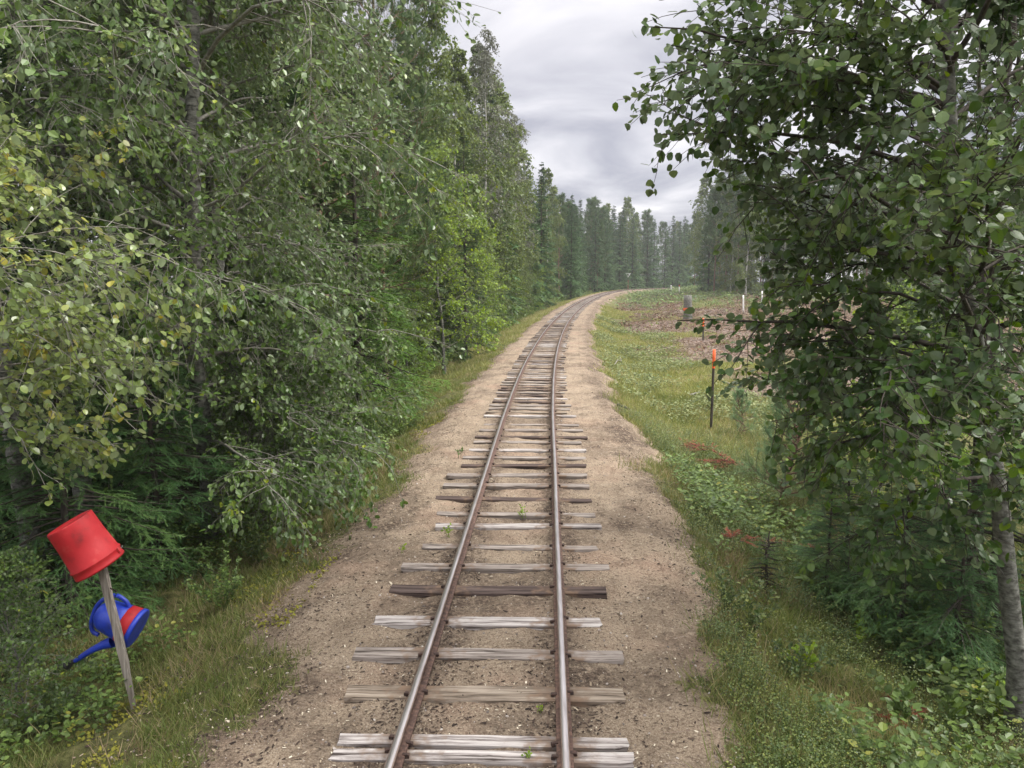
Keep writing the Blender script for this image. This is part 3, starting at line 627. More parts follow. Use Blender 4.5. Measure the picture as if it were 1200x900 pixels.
# =================================================================== litter on the ballast
def place_z(x, y): return H(x, y) + fbm(x, y, .28, 201, 3) * (.028 + .03 * smooth(.85, 1.1, np.abs(lat(x, y)))) * smooth(60, 12, y) + np.where(np.abs(lat(x, y)) < 1.3, .022 * np.exp(-((np.abs(lat(x, y)) - .47) / .13) ** 2) - .010 + .028 * vn(x, y, .22, 77) * (np.abs(lat(x, y)) < 1.0), 0)
def rand_ty(n, t0, t1, y0, y1, rng, p=1.0):
    t_ = rng.uniform(t0, t1, n); u = rng.random(n) ** p; y = y0 + (y1 - y0) * u; k = np.sqrt(1 + XCd(y) ** 2); return XC(y) + t_ * k, y, t_
CHIP = (np.array([[-.5, -.18, 0], [.1, -.28, .05], [.52, -.05, 0], [.25, .22, .10], [-.35, .2, .04]]), np.array([[0, 1, 2, 3, 4]]))
rng = np.random.default_rng(8)
g = G()
for n, t0, t1, sz, lo, hi in ((26000, -2.3, 2.2, .011, 0, 1), (9000, -2.3, 2.2, .018, 0, .9), (30000, -.75, .75, .015, 0, .66), (9000, -2.6, -1.2, .017, 0, .8), (9000, 1.4, 2.5, .017, 0, .6)):
    x, y, t_ = rand_ty(n, t0, t1, 3.4, 26, rng, 1.7)
    if t1 == .75:
        k_ = np.abs(np.abs(t_) - .47) < .20 + rng.normal(size=n) * .05; x, y, t_ = x[k_], y[k_], t_[k_]
    k_ = vn(x, y, .5, 88) + rng.normal(size=len(x)) * .25 > -.12; x, y = x[k_], y[k_]
    z = place_z(x, y) + .004; th = rng.uniform(0, 6.28, len(x)); R = frames(np.stack([np.cos(th), np.sin(th), rng.normal(size=len(x)) * .2], -1), np.array([0, 0, 1.]), rng, .28)
    s2 = sz * rng.uniform(.4, 1.5, len(x)); sc = np.stack([s2 * rng.uniform(.7, 2.2, len(x)), s2 * rng.uniform(.7, 1.6, len(x)), s2], -1)
    g.scatter(CHIP[0], CHIP[1], R, np.stack([x, y, z], -1), sc, rng.uniform(lo, hi, len(x)) ** 1.2)
tag(link('bark_litter', g.mesh('bark_litter', M_chip)), 'dark bark chips and dry leaf litter strewn over the sandy ballast', 'litter', kind='stuff')
ph = (1 + 5 ** .5) / 2
ICO = np.array([[-1, ph, 0], [1, ph, 0], [-1, -ph, 0], [1, -ph, 0], [0, -1, ph], [0, 1, ph], [0, -1, -ph], [0, 1, -ph], [ph, 0, -1], [ph, 0, 1], [-ph, 0, -1], [-ph, 0, 1]]) / 1.9
ICOF = np.array([[0, 11, 5], [0, 5, 1], [0, 1, 7], [0, 7, 10], [0, 10, 11], [1, 5, 9], [5, 11, 4], [11, 10, 2], [10, 7, 6], [7, 1, 8], [3, 9, 4], [3, 4, 2], [3, 2, 6], [3, 6, 8], [3, 8, 9], [4, 9, 5], [2, 4, 11], [6, 2, 10], [8, 6, 7], [9, 8, 1]])
g = G(); x, y, t_ = rand_ty(5200, -2.4, 2.3, 3.4, 24, rng, 1.7); z = place_z(x, y); R = frames(rng.normal(size=(len(x), 3)), np.array([0, 0, 1.]), rng, 1)
g.scatter(ICO * np.array([1, .8, .6]), ICOF, R, np.stack([x, y, z], -1), .0045 + .011 * rng.random(len(x)) ** 5, rng.random(len(x)))
tag(link('pebbles', g.mesh('pebbles', M_stone)), 'small pale pebbles lying in the sandy ballast', 'pebbles', kind='stuff')

# =================================================================== grass and herbs
BL = (np.array([[-.5, 0, 0], [.5, 0, 0], [.38, .5, .06], [-.38, .5, .06], [0, 1, .26]]), np.array([[0, 1, 2], [0, 2, 3], [3, 2, 4]]))
def blades(name, x, y, h, per, m, label, rng, spreadr=.06, wd=.006, lean=.35, tone=(0, 1), cat='grass', lod=True):
    n = len(x); x = np.repeat(x, per) + rng.normal(size=n * per) * spreadr; y = np.repeat(y, per) + rng.normal(size=n * per) * spreadr; h = np.repeat(h, per) * rng.uniform(.5, 1.15, n * per)
    z = H(x, y) - .01; N_ = len(x); d = norm(np.stack([rng.normal(size=N_) * lean, rng.normal(size=N_) * lean, np.ones(N_)], -1)); th = rng.uniform(0, 6.28, N_)
    R = frames(d, np.stack([np.cos(th), np.sin(th), th * 0], -1), rng, .05)
    w = wd * rng.uniform(.6, 1.3, N_) * (1 + y / 14 if lod else 1); tn = np.repeat(rng.normal(size=n) * .16, per) + rng.uniform(tone[0], tone[1], N_) * .7 + .15 + .5 * fbm(x, y, 1.3, 71)
    g = G(); g.scatter(BL[0], BL[1], R, np.stack([x, y, z], -1), np.stack([w, h, h], -1), np.clip(tn, 0, 1)); me = g.mesh(name, m)
    return tag(link(name, me), label, cat, kind='stuff') if label else me
rng = np.random.default_rng(12)
x, y, t_ = rand_ty(15000, -4.4, -1.35, 3.8, 30, rng, 1.6); k_ = (1 - sand_w(x, y, t_) > .15 + .75 * rng.random(len(x))) & (fbm(x, y, .9, 73) > -.22); x, y = x[k_], y[k_]
blades('verge_grass', x, y, rng.uniform(.05, .17, len(x)), 9, M_grass, 'thin green and brown grass on the left bank above the ballast', rng, .05, .004, .5)
x, y, t_ = rand_ty(8000, -4.4, -1.6, 24, 150, rng, 1.4); k_ = (1 - sand_w(x, y, t_) > .5); x, y = x[k_], y[k_]
blades('verge_grass', x, y, rng.uniform(.10, .26, len(x)), 7, M_grassl, 'yellowish grass strip between the far track and the left forest', rng, .12, .005, .5)
x, y, t_ = rand_ty(20000, 1.25, 7.5, 3.6, 22, rng, 1.6); k_ = (1 - sand_w(x, y, t_) > .15 + .75 * rng.random(len(x))) & (fbm(x, y, .9, 75) > -.5) & (t_ + (y - 10) * -.05 < 6.5); x, y = x[k_], y[k_]
blades('bank_grass', x, y, rng.uniform(.07, .22, len(x)), 8, M_grass, 'patchy grass down the right bank beside the ballast', rng, .06, .004, .5)
x, y, t_ = rand_ty(22000, 1.9, 9, 15, 75, rng, 1.3); sl = slash_w(x, y, t_); k_ = (1 - sand_w(x, y, t_) > .6) & (sl < .35 + .3 * rng.random(len(x))) & (fbm(x, y, 1.5, 79) > -.3); x, y = x[k_], y[k_]
blades('meadow_grass', x, y, rng.uniform(.10, .28, len(x)), 7, M_grassl, 'bright green meadow strip along the right side of the far track', rng, .13, .006, .6)
x, y, t_ = rand_ty(9000, 5, 42, 20, 160, rng, .9); sl = slash_w(x, y, t_); k_ = (sl < .45) | (rng.random(len(x)) < .12); x, y = x[k_], y[k_]
blades('meadow_grass', x, y, rng.uniform(.12, .32, len(x)), 7, M_grass, 'duller grass spread over the felled clearing on the right', rng, .22, .008, .6)
x, y, t_ = rand_ty(2600, 2.1, 5.2, 4.2, 12, rng, 1.2); k_ = fbm(x, y, .8, 80) > -.02; x, y = x[k_], y[k_]
blades('dry_grass', x, y, rng.uniform(.12, .30, len(x)), 7, M_straw, 'pale dry grass tufts among the herbs under the right-hand tree', rng, .05, .0035, .9)
x, y, t_ = rand_ty(800, -3.6, -1.9, 4.2, 14, rng, 1.2); k_ = fbm(x, y, .8, 82) > .02; x, y = x[k_], y[k_]
blades('dry_grass', x, y, rng.uniform(.10, .26, len(x)), 8, M_straw, 'straw coloured dry grass wisps on the left bank near the post', rng, .05, .003, .6)
# moss cushions along the left edge
g = G(); x, y, t_ = rand_ty(15000, -2.7, -1.7, 4.0, 22, rng, 1.3); k_ = fbm(x, y, .9, 91) > .10; x, y = x[k_], y[k_]; th = rng.uniform(0, 6.28, len(x))
g.scatter(LEAF_F[0], LEAF_F[1], frames(np.stack([np.cos(th), np.sin(th), rng.uniform(.1, 1.2, len(x))], -1), np.array([0, 0, 1.]), rng, .6), np.stack([x, y, H(x, y) + .005], -1), .028 * rng.uniform(.5, 1.3, len(x)), np.clip(.5 + rng.normal(size=len(x)) * .25, 0, 1))
tag(link('moss', g.mesh('moss', M_moss)), 'yellow green moss cushions along the left edge of the ballast', 'moss', kind='stuff')

def herb_patch(name, x, y, h, m, label, rng, nl=16, ls=.03, leaf=LEAF_M, cat='undergrowth', rad_=.10, kind='stuff'):
    n = len(x); N_ = n * nl; rep = lambda a: np.repeat(a, nl); hh = rep(h); u = rng.random(N_) ** .7; r = rad_ * (.3 + u) * rng.random(N_) ** .5; th = rng.uniform(0, 6.28, N_)
    X = rep(x) + r * np.cos(th) * (hh / h.mean()); Y = rep(y) + r * np.sin(th) * (hh / h.mean()); Z = H(X, Y) + hh * u
    d = np.stack([np.cos(th), np.sin(th), rng.uniform(-.3, .7, N_)], -1); g = G()
    tn = np.clip(.45 + rep(rng.normal(size=n) * .2) + rng.normal(size=N_) * .12 + .25 * (u - .5), 0, 1)
    g.scatter(leaf[0], leaf[1], frames(d, np.array([0, 0, 1.]), rng, .45), np.stack([X, Y, Z], -1), ls * rng.uniform(.6, 1.4, N_) * (1 + Y / 60), tn)
    st = np.stack([x, y, H(x, y)], -1); pt = grow(st, np.tile([0, 0, 1.], (n, 1)) + rng.normal(size=(n, 3)) * .2, h * .95, 4, 0, .1, rng); g.tubes(pt, taper(n, 4, np.full(n, .0025), .001), 3, .25)
    me = g.mesh(name, m); return tag(link(name, me), label, cat, kind=kind)
x, y, t_ = rand_ty(1500, -4.6, -2.35, 4.3, 18, rng, 1.2); k_ = fbm(x, y, 1.1, 95) + (-2.9 - t_) * .2 > -.02; x, y = x[k_], y[k_]
herb_patch('undergrowth', x, y, rng.uniform(.10, .34, len(x)), M_herb, 'mixed leafy undergrowth along the foot of the left forest', rng, 20, .034)
x, y, t_ = rand_ty(6500, 1.4, 5.8, 3.6, 17, rng, 1.4); k_ = (fbm(x, y, 1.1, 97) > -.16) & (sand_w(x, y, t_) < .5); x, y = x[k_], y[k_]
herb_patch('undergrowth', x, y, rng.uniform(.08, .30, len(x)), M_bil, 'low blueberry like shrubs covering the right bank', rng, 44, .013, LEAF_F, rad_=.10)
x, y, t_ = rand_ty(1300, 2.2, 5.6, 4.0, 12, rng, 1.2); k_ = fbm(x, y, 1.4, 99) > -.12; x, y = x[k_], y[k_]
herb_patch('undergrowth', x, y, rng.uniform(.18, .42, len(x)), M_herb, 'taller leafy herbs scattered below the right-hand tree', rng, 16, .05, LEAF_M, rad_=.13)
x, y, t_ = rand_ty(2600, 2.1, 6.5, 16, 60, rng, 1.2); k_ = (fbm(x, y, 2.1, 101) > .14) & (slash_w(x, y, t_) < .5); x, y = x[k_], y[k_]
herb_patch('undergrowth', x, y, rng.uniform(.15, .45, len(x)), M_mead, 'lush bright herbs growing along the meadow strip', rng, 14, .055, LEAF_F, rad_=.22)
x, y, t_ = rand_ty(1500, 3, 34, 75, 160, rng, .8); x, y = x, y
herb_patch('undergrowth', x, y, rng.uniform(.3, .9, len(x)), M_herb, 'scrubby regrowth at the far end of the clearing', rng, 14, .10, LEAF_F, rad_=.5)
x, y, t_ = rand_ty(1300, -4.9, -3.7, 18, 140, rng, 1.1)
herb_patch('undergrowth', x, y, rng.uniform(.2, .7, len(x)), M_birch, 'leafy fringe at the foot of the far left forest edge', rng, 16, .06, LEAF_F, rad_=.3)
x, y, t_ = rand_ty(6500, 3, 42, 18, 120, rng, 1.0); k_ = slash_w(x, y, t_) > .3; x, y = x[k_], y[k_]
blades('dry_stalks', x, y, rng.uniform(.15, .55, len(x)), 7, M_straw, 'dry stalks and withered weeds standing in the felled clearing', rng, .25, .007, .7)
x, y, t_ = rand_ty(2600, 3, 42, 18, 120, rng, 1.0); k_ = slash_w(x, y, t_) > .3; x, y = x[k_], y[k_]
herb_patch('withered_scrub', x, y, rng.uniform(.1, .4, len(x)), M_rust, 'rusty brown withered twigs and needles heaped in the clearing', rng, 18, .07, LEAF_F, rad_=.4)
x, y, t_ = rand_ty(700, 3.5, 42, 22, 120, rng, 1.0)
herb_patch('undergrowth', x, y, rng.uniform(.3, .8, len(x)), M_birch, 'green shoots coming up between the brushwood', rng, 18, .07, LEAF_F, rad_=.3)
# felled branches left on the clearing
g = G(); x, y, t_ = rand_ty(34000, 2.5, 45, 15, 120, rng, 1.1); k_ = slash_w(x, y, t_) > .2 + .5 * rng.random(len(x)); x, y = x[k_], y[k_]; th = rng.uniform(0, 6.28, len(x)); n = len(x)
d = np.stack([np.cos(th), np.sin(th), rng.normal(size=n) * .25], -1); ln = rng.uniform(.2, 1.3, n) ; pt = grow(np.stack([x, y, H(x, y) + .02 + (.18 + .5 * smooth(.0, .3, fbm(x, y, 3, 141))) * rng.random(n) ** 2], -1), d, ln, 4, -.1, .12, rng)
g.tubes(pt, taper(n, 4, .006 + .012 * rng.random(n) ** 3 + y * .00012, .004), 3, rng.random(n))
tag(link('brushwood', g.mesh('brushwood', M_stick)), 'pinkish brown cut branches and brushwood strewn over the felled clearing', 'brushwood', kind='stuff')
g = G(); x, y, t_ = rand_ty(1400, -4.2, 4.6, 3.6, 20, rng, 1.2); k_ = np.abs(t_) > .9; x, y = x[k_], y[k_]; th = rng.uniform(0, 6.28, len(x)); n = len(x)
pt = grow(np.stack([x, y, H(x, y) + .008], -1), np.stack([np.cos(th), np.sin(th), th * 0], -1), rng.uniform(.04, .22, n), 4, 0, .12, rng); pt[:, :, 2] = H(pt[:, :, 0], pt[:, :, 1]) + .008
g.tubes(pt, taper(n, 4, .0012 + .002 * rng.random(n), .001), 3, rng.random(n))
tag(link('fallen_twigs', g.mesh('fallen_twigs', M_stick)), 'thin fallen twigs scattered on both sandy shoulders', 'twigs', kind='stuff')

# =================================================================== things by the track
def wpt(x, y, z=None): return np.array([x, y, float(H(x, y)) if z is None else z])
redpl = noisem('red plastic', [(.3, (.20, .010, .012)), (.45, (.34, .010, .014)), (.6, (.38, .013, .018)), (.75, (.43, .05, .045))], 9, (1, 1, 1), .6, .05, 30, spec=.35)
bluepl = noisem('blue plastic', [(.3, (.012, .026, .20)), (.45, (.010, .034, .36)), (.7, (.02, .055, .45))], 12, (1, 1, 1), .38, .04, 30, spec=.5)
blackpl = noisem('black plastic', [(.3, (.012, .012, .012)), (.7, (.035, .035, .038))], 12, (1, 1, 1), .5, .1, 40)
postw = WD['g']
D0 = 4.75
foot = at(158, 828); D0 = foot[1]; ptop = P(117, 655, D0); nail = P(134, 690, D0)
def lathe(g, base, axis, prof, seg=36, r=.5, m=0, ref=(0, 1, 0), sm=True):
    a = norm(np.array(axis, float)); b = norm(np.cross(a, ref)); c = np.cross(a, b); th = np.arange(seg) / seg * 2 * np.pi; n = len(prof)
    V = np.array([[np.array(base) + a * h + (b * math.cos(q) + c * math.sin(q)) * rr for q in th] for h, rr in prof])
    i = np.arange(n - 1)[:, None] * seg; j = np.arange(seg)[None]
    g.add(V.reshape(-1, 3), np.stack([i + j, i + (j + 1) % seg, i + seg + (j + 1) % seg, i + seg + j], -1).reshape(-1, 4), r, m, sm)
def finish(o, loc):
    """mesh written in world coordinates under an Empty: bring it to the Empty's frame"""
    v = np.empty(len(o.data.vertices) * 3, np.float32); o.data.vertices.foreach_get('co', v); v = v.reshape(-1, 3) - np.array(loc, np.float32); o.data.vertices.foreach_set('co', v.ravel()); o.data.update(); return o
def thing(name, loc, label, cat, parts, group=None):
    e_ = empty(name, tuple(float(q) for q in loc), label, cat, group)
    for pn, g_, m_, par in parts:
        o = link(pn, g_.mesh(pn, m_), e_); finish(o, loc)
        if par: 
            o.parent = [c for c in e_.children if c.name.split('.')[0] == par][0]
    return e_
# post: a sawn stake, split towards its foot
ax = ptop - foot; Lp = np.linalg.norm(ax); ax = ax / Lp
g = G(); K = 14; u = np.linspace(-.06, 1.12, K); w = np.interp(u, [-.06, 0, .3, 1.12], [.012, .022, .046, .050]); rr = np.random.default_rng(3)
sx = norm(np.cross(ax, [0, 1, 0])); sy = np.cross(sx, ax); V = []
for k_, (uu, ww) in enumerate(zip(u, w)):
    c = foot + ax * Lp * uu + sx * (.012 * max(0, .3 - uu) * 3)
    for q in ((-.5, -.45), (.5, -.45), (.5, .45), (-.5, .45)): V.append(c + sx * q[0] * ww * (1 + .06 * rr.normal()) + sy * q[1] * .04 + rr.normal(size=3) * .0008)
i = np.arange(K - 1)[:, None] * 4; j = np.arange(4)[None]; g.add(np.array(V), np.stack([i + j, i + (j + 1) % 4, i + 4 + (j + 1) % 4, i + 4 + j], -1).reshape(-1, 4)); g.add(np.array(V)[-4:], [[0, 1, 2, 3]])
g2 = G(); nl_ = nail; g2.tubes(np.array([[nl_ + sy * -.02, nl_ + sx * .03 + sy * .0 + np.array([0, 0, .012]), nl_ + sx * .045 + np.array([0, 0, .02])]]), np.full((1, 3), .004), 6, cap=True)
stakewood = noisem('weathered stake wood', [(.3, (.10, .085, .07)), (.5, (.24, .21, .18)), (.72, (.38, .35, .31))], 9, (9, 9, .5), .85, .6, 12)
thing('wooden_post', foot, 'thin leaning weathered wooden stake carrying a red bucket and a blue watering can', 'post', [('stake', g, stakewood, None), ('hook', g2, ironm, None)])
# bucket: upside down over the post
rim = P(118, 664, D0); bot = P(85, 611, D0); ba = norm(bot - rim + np.array([0, -.035, 0])); hb = np.linalg.norm(bot - rim) * 1.02
rr_ = .5 * np.linalg.norm(P(141, 650, D0) - P(95, 679, D0)); rb = .5 * np.linalg.norm(P(106, 598, D0) - P(64, 625, D0))
g = G(); lathe(g, rim, ba, [(0.0, rr_ - .006), (0, rr_ + .002), (.010, rr_ + .007), (.016, rr_ + .004), (.05, rr_ + .001), (.058, rr_ + .008), (.066, rr_ + .008), (.070, rr_), (hb * .6, rr_ * .3 + rb * .7), (hb - .01, rb + .002), (hb - .003, rb), (hb, rb - .005), (hb - .008, rb - .012), (hb - .008, .001)], 48)
lathe(g, rim, ba, [(0.0, rr_ - .006), (.07, rr_ - .008), (hb * .6, (rr_ * .3 + rb * .7) - .008), (hb - .016, rb - .010), (hb - .016, .001)], 48)
sd1 = norm(np.cross(ba, [0, 1, 0])) ; g2 = G(); g3 = G(); g2b = G()
for s_ in (-1, 1):
    c = rim + ba * .045 + sd1 * s_ * (rr_ + .008); (g2 if s_ < 0 else g2b).box(c, (.02, .03, .035), R=np.stack([sd1, np.cross(ba, sd1), ba], -1))
th = np.linspace(0, math.pi, 15); hand = np.array([rim + ba * (.045 - .004 * math.sin(a)) + sd1 * math.cos(a) * (rr_ + .014) + np.cross(ba, sd1) * -1 * math.sin(a) * (rr_ + .014) * np.sign(np.cross(ba, sd1)[1]) * -1 for a in th]); g3.tubes(hand[None], np.full((1, 15), .003), 6)
thing('bucket', rim, 'red plastic bucket hung upside down over the top of the leaning wooden stake', 'bucket', [('pail', g, redpl, None), ('ear', g2, redpl, None), ('ear', g2b, redpl, None), ('handle', g3, noisem('wire', [(.3, (.2, .2, .2)), (.7, (.4, .4, .4))], 20, metal=.8, rough=.4), None)])
# watering can: hung on the hook behind the stake
Dw = D0 + .18
bc = P(162, 737, Dw); tcn_ = P(116, 717, Dw); wa = norm(tcn_ - bc); hw = np.linalg.norm(tcn_ - bc); rw = .5 * np.linalg.norm(P(172, 718, Dw) - P(152, 756, Dw))
g = G(); lathe(g, bc, wa, [(0.004, .001), (0.0, rw * .85), (0, rw * .97), (.006, rw * 1.02), (.03, rw * 1.01), (.034, rw * .97)], 40); 
gb = G(); lathe(gb, bc, wa, [(.034, rw * .965), (.036, rw * .98), (.108, rw * .93), (.110, rw * .91)], 40)
gc = G(); lathe(gc, bc, wa, [(.110, rw * .915), (.112, rw * .92), (.16, rw * .86), (hw * .80, rw * .80), (hw * .93, rw * .66), (hw, rw * .46), (hw + .004, rw * .44), (hw - .004, rw * .40), (hw * .85, rw * .42)], 40)
ghd = G(); pts = [P(*q, Dw) for q in ((152, 712), (147, 704), (137, 698), (126, 700), (116, 707), (110, 718), (107, 730), (109, 740), (116, 744))]; pts = np.array(pts)
from_u = np.linspace(0, 1, 33) * (len(pts) - 1)
def cr_(p, u):
    i = np.clip(u.astype(int), 0, len(p) - 2); f = (u - i)[:, None]; q = np.concatenate([2 * p[:1] - p[1:2], p, 2 * p[-1:] - p[-2:-1]]); a, b, c, d = q[i], q[i + 1], q[i + 2], q[i + 3]
    return .5 * (2 * b + (c - a) * f + (2 * a - 5 * b + 4 * c - d) * f ** 2 + (3 * b - a - 3 * c + d) * f ** 3)
hp = cr_(pts, from_u); ghd.tubes(hp[None], np.full((1, 33), .0155), 10, cap=True)
gsp = G(); sp_ = cr_(np.array([P(*q, Dw - .01) for q in ((132, 752), (118, 757), (104, 764), (92, 772), (86, 775.5))]), np.linspace(0, 4, 17)); gsp.tubes(sp_[None], np.interp(np.linspace(0, 1, 17), [0, .35, 1], [.042, .024, .013])[None], 14, cap=True)
gro = G(); ra = norm(sp_[-1] - sp_[-3]); lathe(gro, sp_[-1], ra, [(-.012, .015), (.01, .017), (.05, .030), (.056, .033), (.062, .031), (.064, .001)], 20)
thing('watering_can', bc, 'blue watering can with a red band hanging tipped behind the wooden stake', 'watering can', [('base', g, bluepl, None), ('band', gb, redpl, None), ('body', gc, bluepl, None), ('handle', ghd, bluepl, None), ('spout', gsp, bluepl, None), ('rose', gro, blackpl, 'spout')])

orange = noisem('orange paint', [(.3, (.75, .10, .025)), (.7, (.9, .16, .04))], 10, rough=.6, bump=.1)
whitep = noisem('white paint', [(.3, (.55, .55, .55)), (.6, (.78, .78, .77))], 8, rough=.6, bump=.1)
reds = noisem('dark red paint', [(.3, (.20, .03, .02)), (.7, (.32, .06, .04))], 8, rough=.7, bump=.1)
def pole(name, px, py0, py1, rad_, label, cat, m, top=None, dz=0, sides=8, group=None, topn='orange_tip', lean=0, band=None):
    b = at(px, py0); t_ = P(px + lean, py1, b[1]); g = G(); n = 6; u = np.linspace(-.05, 1, n)[:, None]; pts = b + (t_ - b) * u; g.tubes(pts[None], np.full((1, n), rad_) * np.linspace(1.08, .95, n), sides, cap=True); parts = [('shaft', g, m, None)]
    if top:
        g2 = G(); q = np.linspace(1 - top[0], 1.004, 3)[:, None]; g2.tubes((b + (t_ - b) * q)[None], np.full((1, 3), rad_ * 1.12), sides, cap=True); parts.append((topn, g2, top[1], None))
    if band:
        g2 = G(); q = np.linspace(band[0], band[1], 3)[:, None]; g2.tubes((b + (t_ - b) * q)[None], np.full((1, 3), rad_ * 1.07), sides); parts.append(('orange_band', g2, band[2], None))
    return thing(name, b, label, cat, parts, group)
pole('marker_pole', 833, 507, 410, .030, 'thin dark marker pole with a bright orange tip standing in the green meadow', 'pole', M_barkd, (.22, orange), lean=4, topn='orange_tip')
pole('marker_pole', 824, 400, 373, .045, 'short orange tipped marker stick half hidden by leaves beside the brushwood', 'pole', M_barkd, (.35, orange))
pole('tree_stump', 806, 377, 346, .31, 'tall grey cut tree stump with an orange ring in the clearing', 'stump', M_bark, band=(.42, .52, orange), sides=18)
for k_, (px, b_, t_, lb) in enumerate([(786.5, 344, 334, 'leftmost short white stake at the far end of the clearing'), (796, 345, 334, 'white stake with a red top right beside the leftmost stake'),
        (871, 367, 346, 'white stake left of its taller neighbour at the edge of the brushwood'), (893, 361, 341, 'slim white stake seen just left of the leafy branches'),
        (907, 348, 331, 'faint white stake farther back before the right-hand forest'), (957, 352, 330, 'white stake glimpsed through the leaves above the yellow board'), (937, 375, 360, 'white stake glimpsed through the leaves below the yellow board')]):
    pole('white_stake', px, b_, t_, .0009 * 0 + (.085 if k_ < 2 else .075 if k_ > 3 else .07), lb, 'stake', whitep, (.18, reds) if k_ == 1 else None, topn='red_top', group='white stakes in the clearing')
# yellow board on white legs, seen through the leaves
b = at(966, 367); g = G(); d_ = b[1]; s_ = d_ / 900
tl = P(966, 355, d_); g.box(tl, (17 * s_, .25, 3.5 * s_)); g2 = G(); g2.box((P(971, 363, d_) + np.array([0, .0, 0])), (3 * s_, .06, 13 * s_)); g4 = G(); g4.box((P(960, 363, d_)), (1.6 * s_, .06, 13 * s_)); g3 = G(); g3.box(P(967, 358, d_), (17.4 * s_, .27, 1.6 * s_))
yel = noisem('pale yellow paint', [(.3, (.55, .45, .16)), (.7, (.72, .60, .25))], 8, rough=.6)
thing('boundary_board', b, 'pale yellow board with an orange lower edge on white legs beyond the leafy tree', 'board', [('board', g, yel, None), ('edge_strip', g3, orange, None), ('leg', g2, whitep, None), ('leg', g4, whitep, None)])
# triangular sign by the far bend
b = at(736, 335); d_ = b[1]; s_ = d_ / 900; g = G(); g.tubes(np.array([[b - np.array([0, 0, .2]), b + np.array([0, 0, 2.2])], ]), np.full((1, 2), .06), 8, cap=True)
c = P(736, 322.5, d_) - np.array([0, .09, 0]); w_ = 3.1 * s_; g2 = G(); v = []
for yy_ in (-.02, .02): v += [c + np.array([-w_, yy_, w_ * .75]), c + np.array([w_, yy_, w_ * .75]), c + np.array([0, yy_, -w_ * .9])]
g2.add(np.array(v), [[0, 1, 2], [5, 4, 3]]); g2.add(np.array(v), [[0, 3, 4, 1], [1, 4, 5, 2], [2, 5, 3, 0]])
g3 = G(); q = c + np.array([0, -.03, .12 * w_]); g3.box(q, (w_ * .55, .01, w_ * .45))
thing('railway_sign', b, 'small white triangular sign pointing down on a dark red post at the bend', 'sign', [('post', g, reds, None), ('sign_plate', g2, whitep, None), ('symbol', g3, noisem('dark sign paint', [(.3, (.05, .05, .06)), (.7, (.09, .09, .10))], 5), 'sign_plate')])
# low dark red post remnant and fallen logs
def log(x0, x1, r0, r1, label, m, name='fallen_branch', cat='branch'):
    a = at(*x0, .05); b_ = at(*x1, .05); b_[2] += .05; g = G(); n = 8; u = np.linspace(0, 1, n)[:, None]; p_ = a + (b_ - a) * u + np.random.default_rng(int(x0[0])).normal(size=(n, 3)) * .03 * np.linalg.norm(b_ - a) * .4; p_[:, 2] = np.maximum(p_[:, 2], H(p_[:, 0], p_[:, 1]) + .02)
    g.tubes(p_[None], taper(1, n, np.array([r0]), r1), 8, cap=True); o = link(name, g.mesh(name, m)); return tag(o, label, cat, 'fallen branches in the clearing')
log((715, 437), (729, 418), .022, .012, 'bare pale fallen branch lying in the green strip beside the ballast', M_twig)
log((858, 436), (880, 424), .05, .02, 'bleached crooked branch on the near heap of brushwood', M_stick)
log((860, 452), (866, 436), .03, .02, 'short forked pale branch left of the bleached crooked one', M_stick)
log((843, 442), (858, 455), .03, .015, 'thin grey branch lying downhill of the near brushwood heap', M_twig)
log((808, 463), (820, 462), .03, .03, 'stubby pale log in the bright meadow left of the pole', M_twig)
log((724, 474), (737, 482), .035, .02, 'dark rotten stick at the sandy shoulder edge', M_barkd)

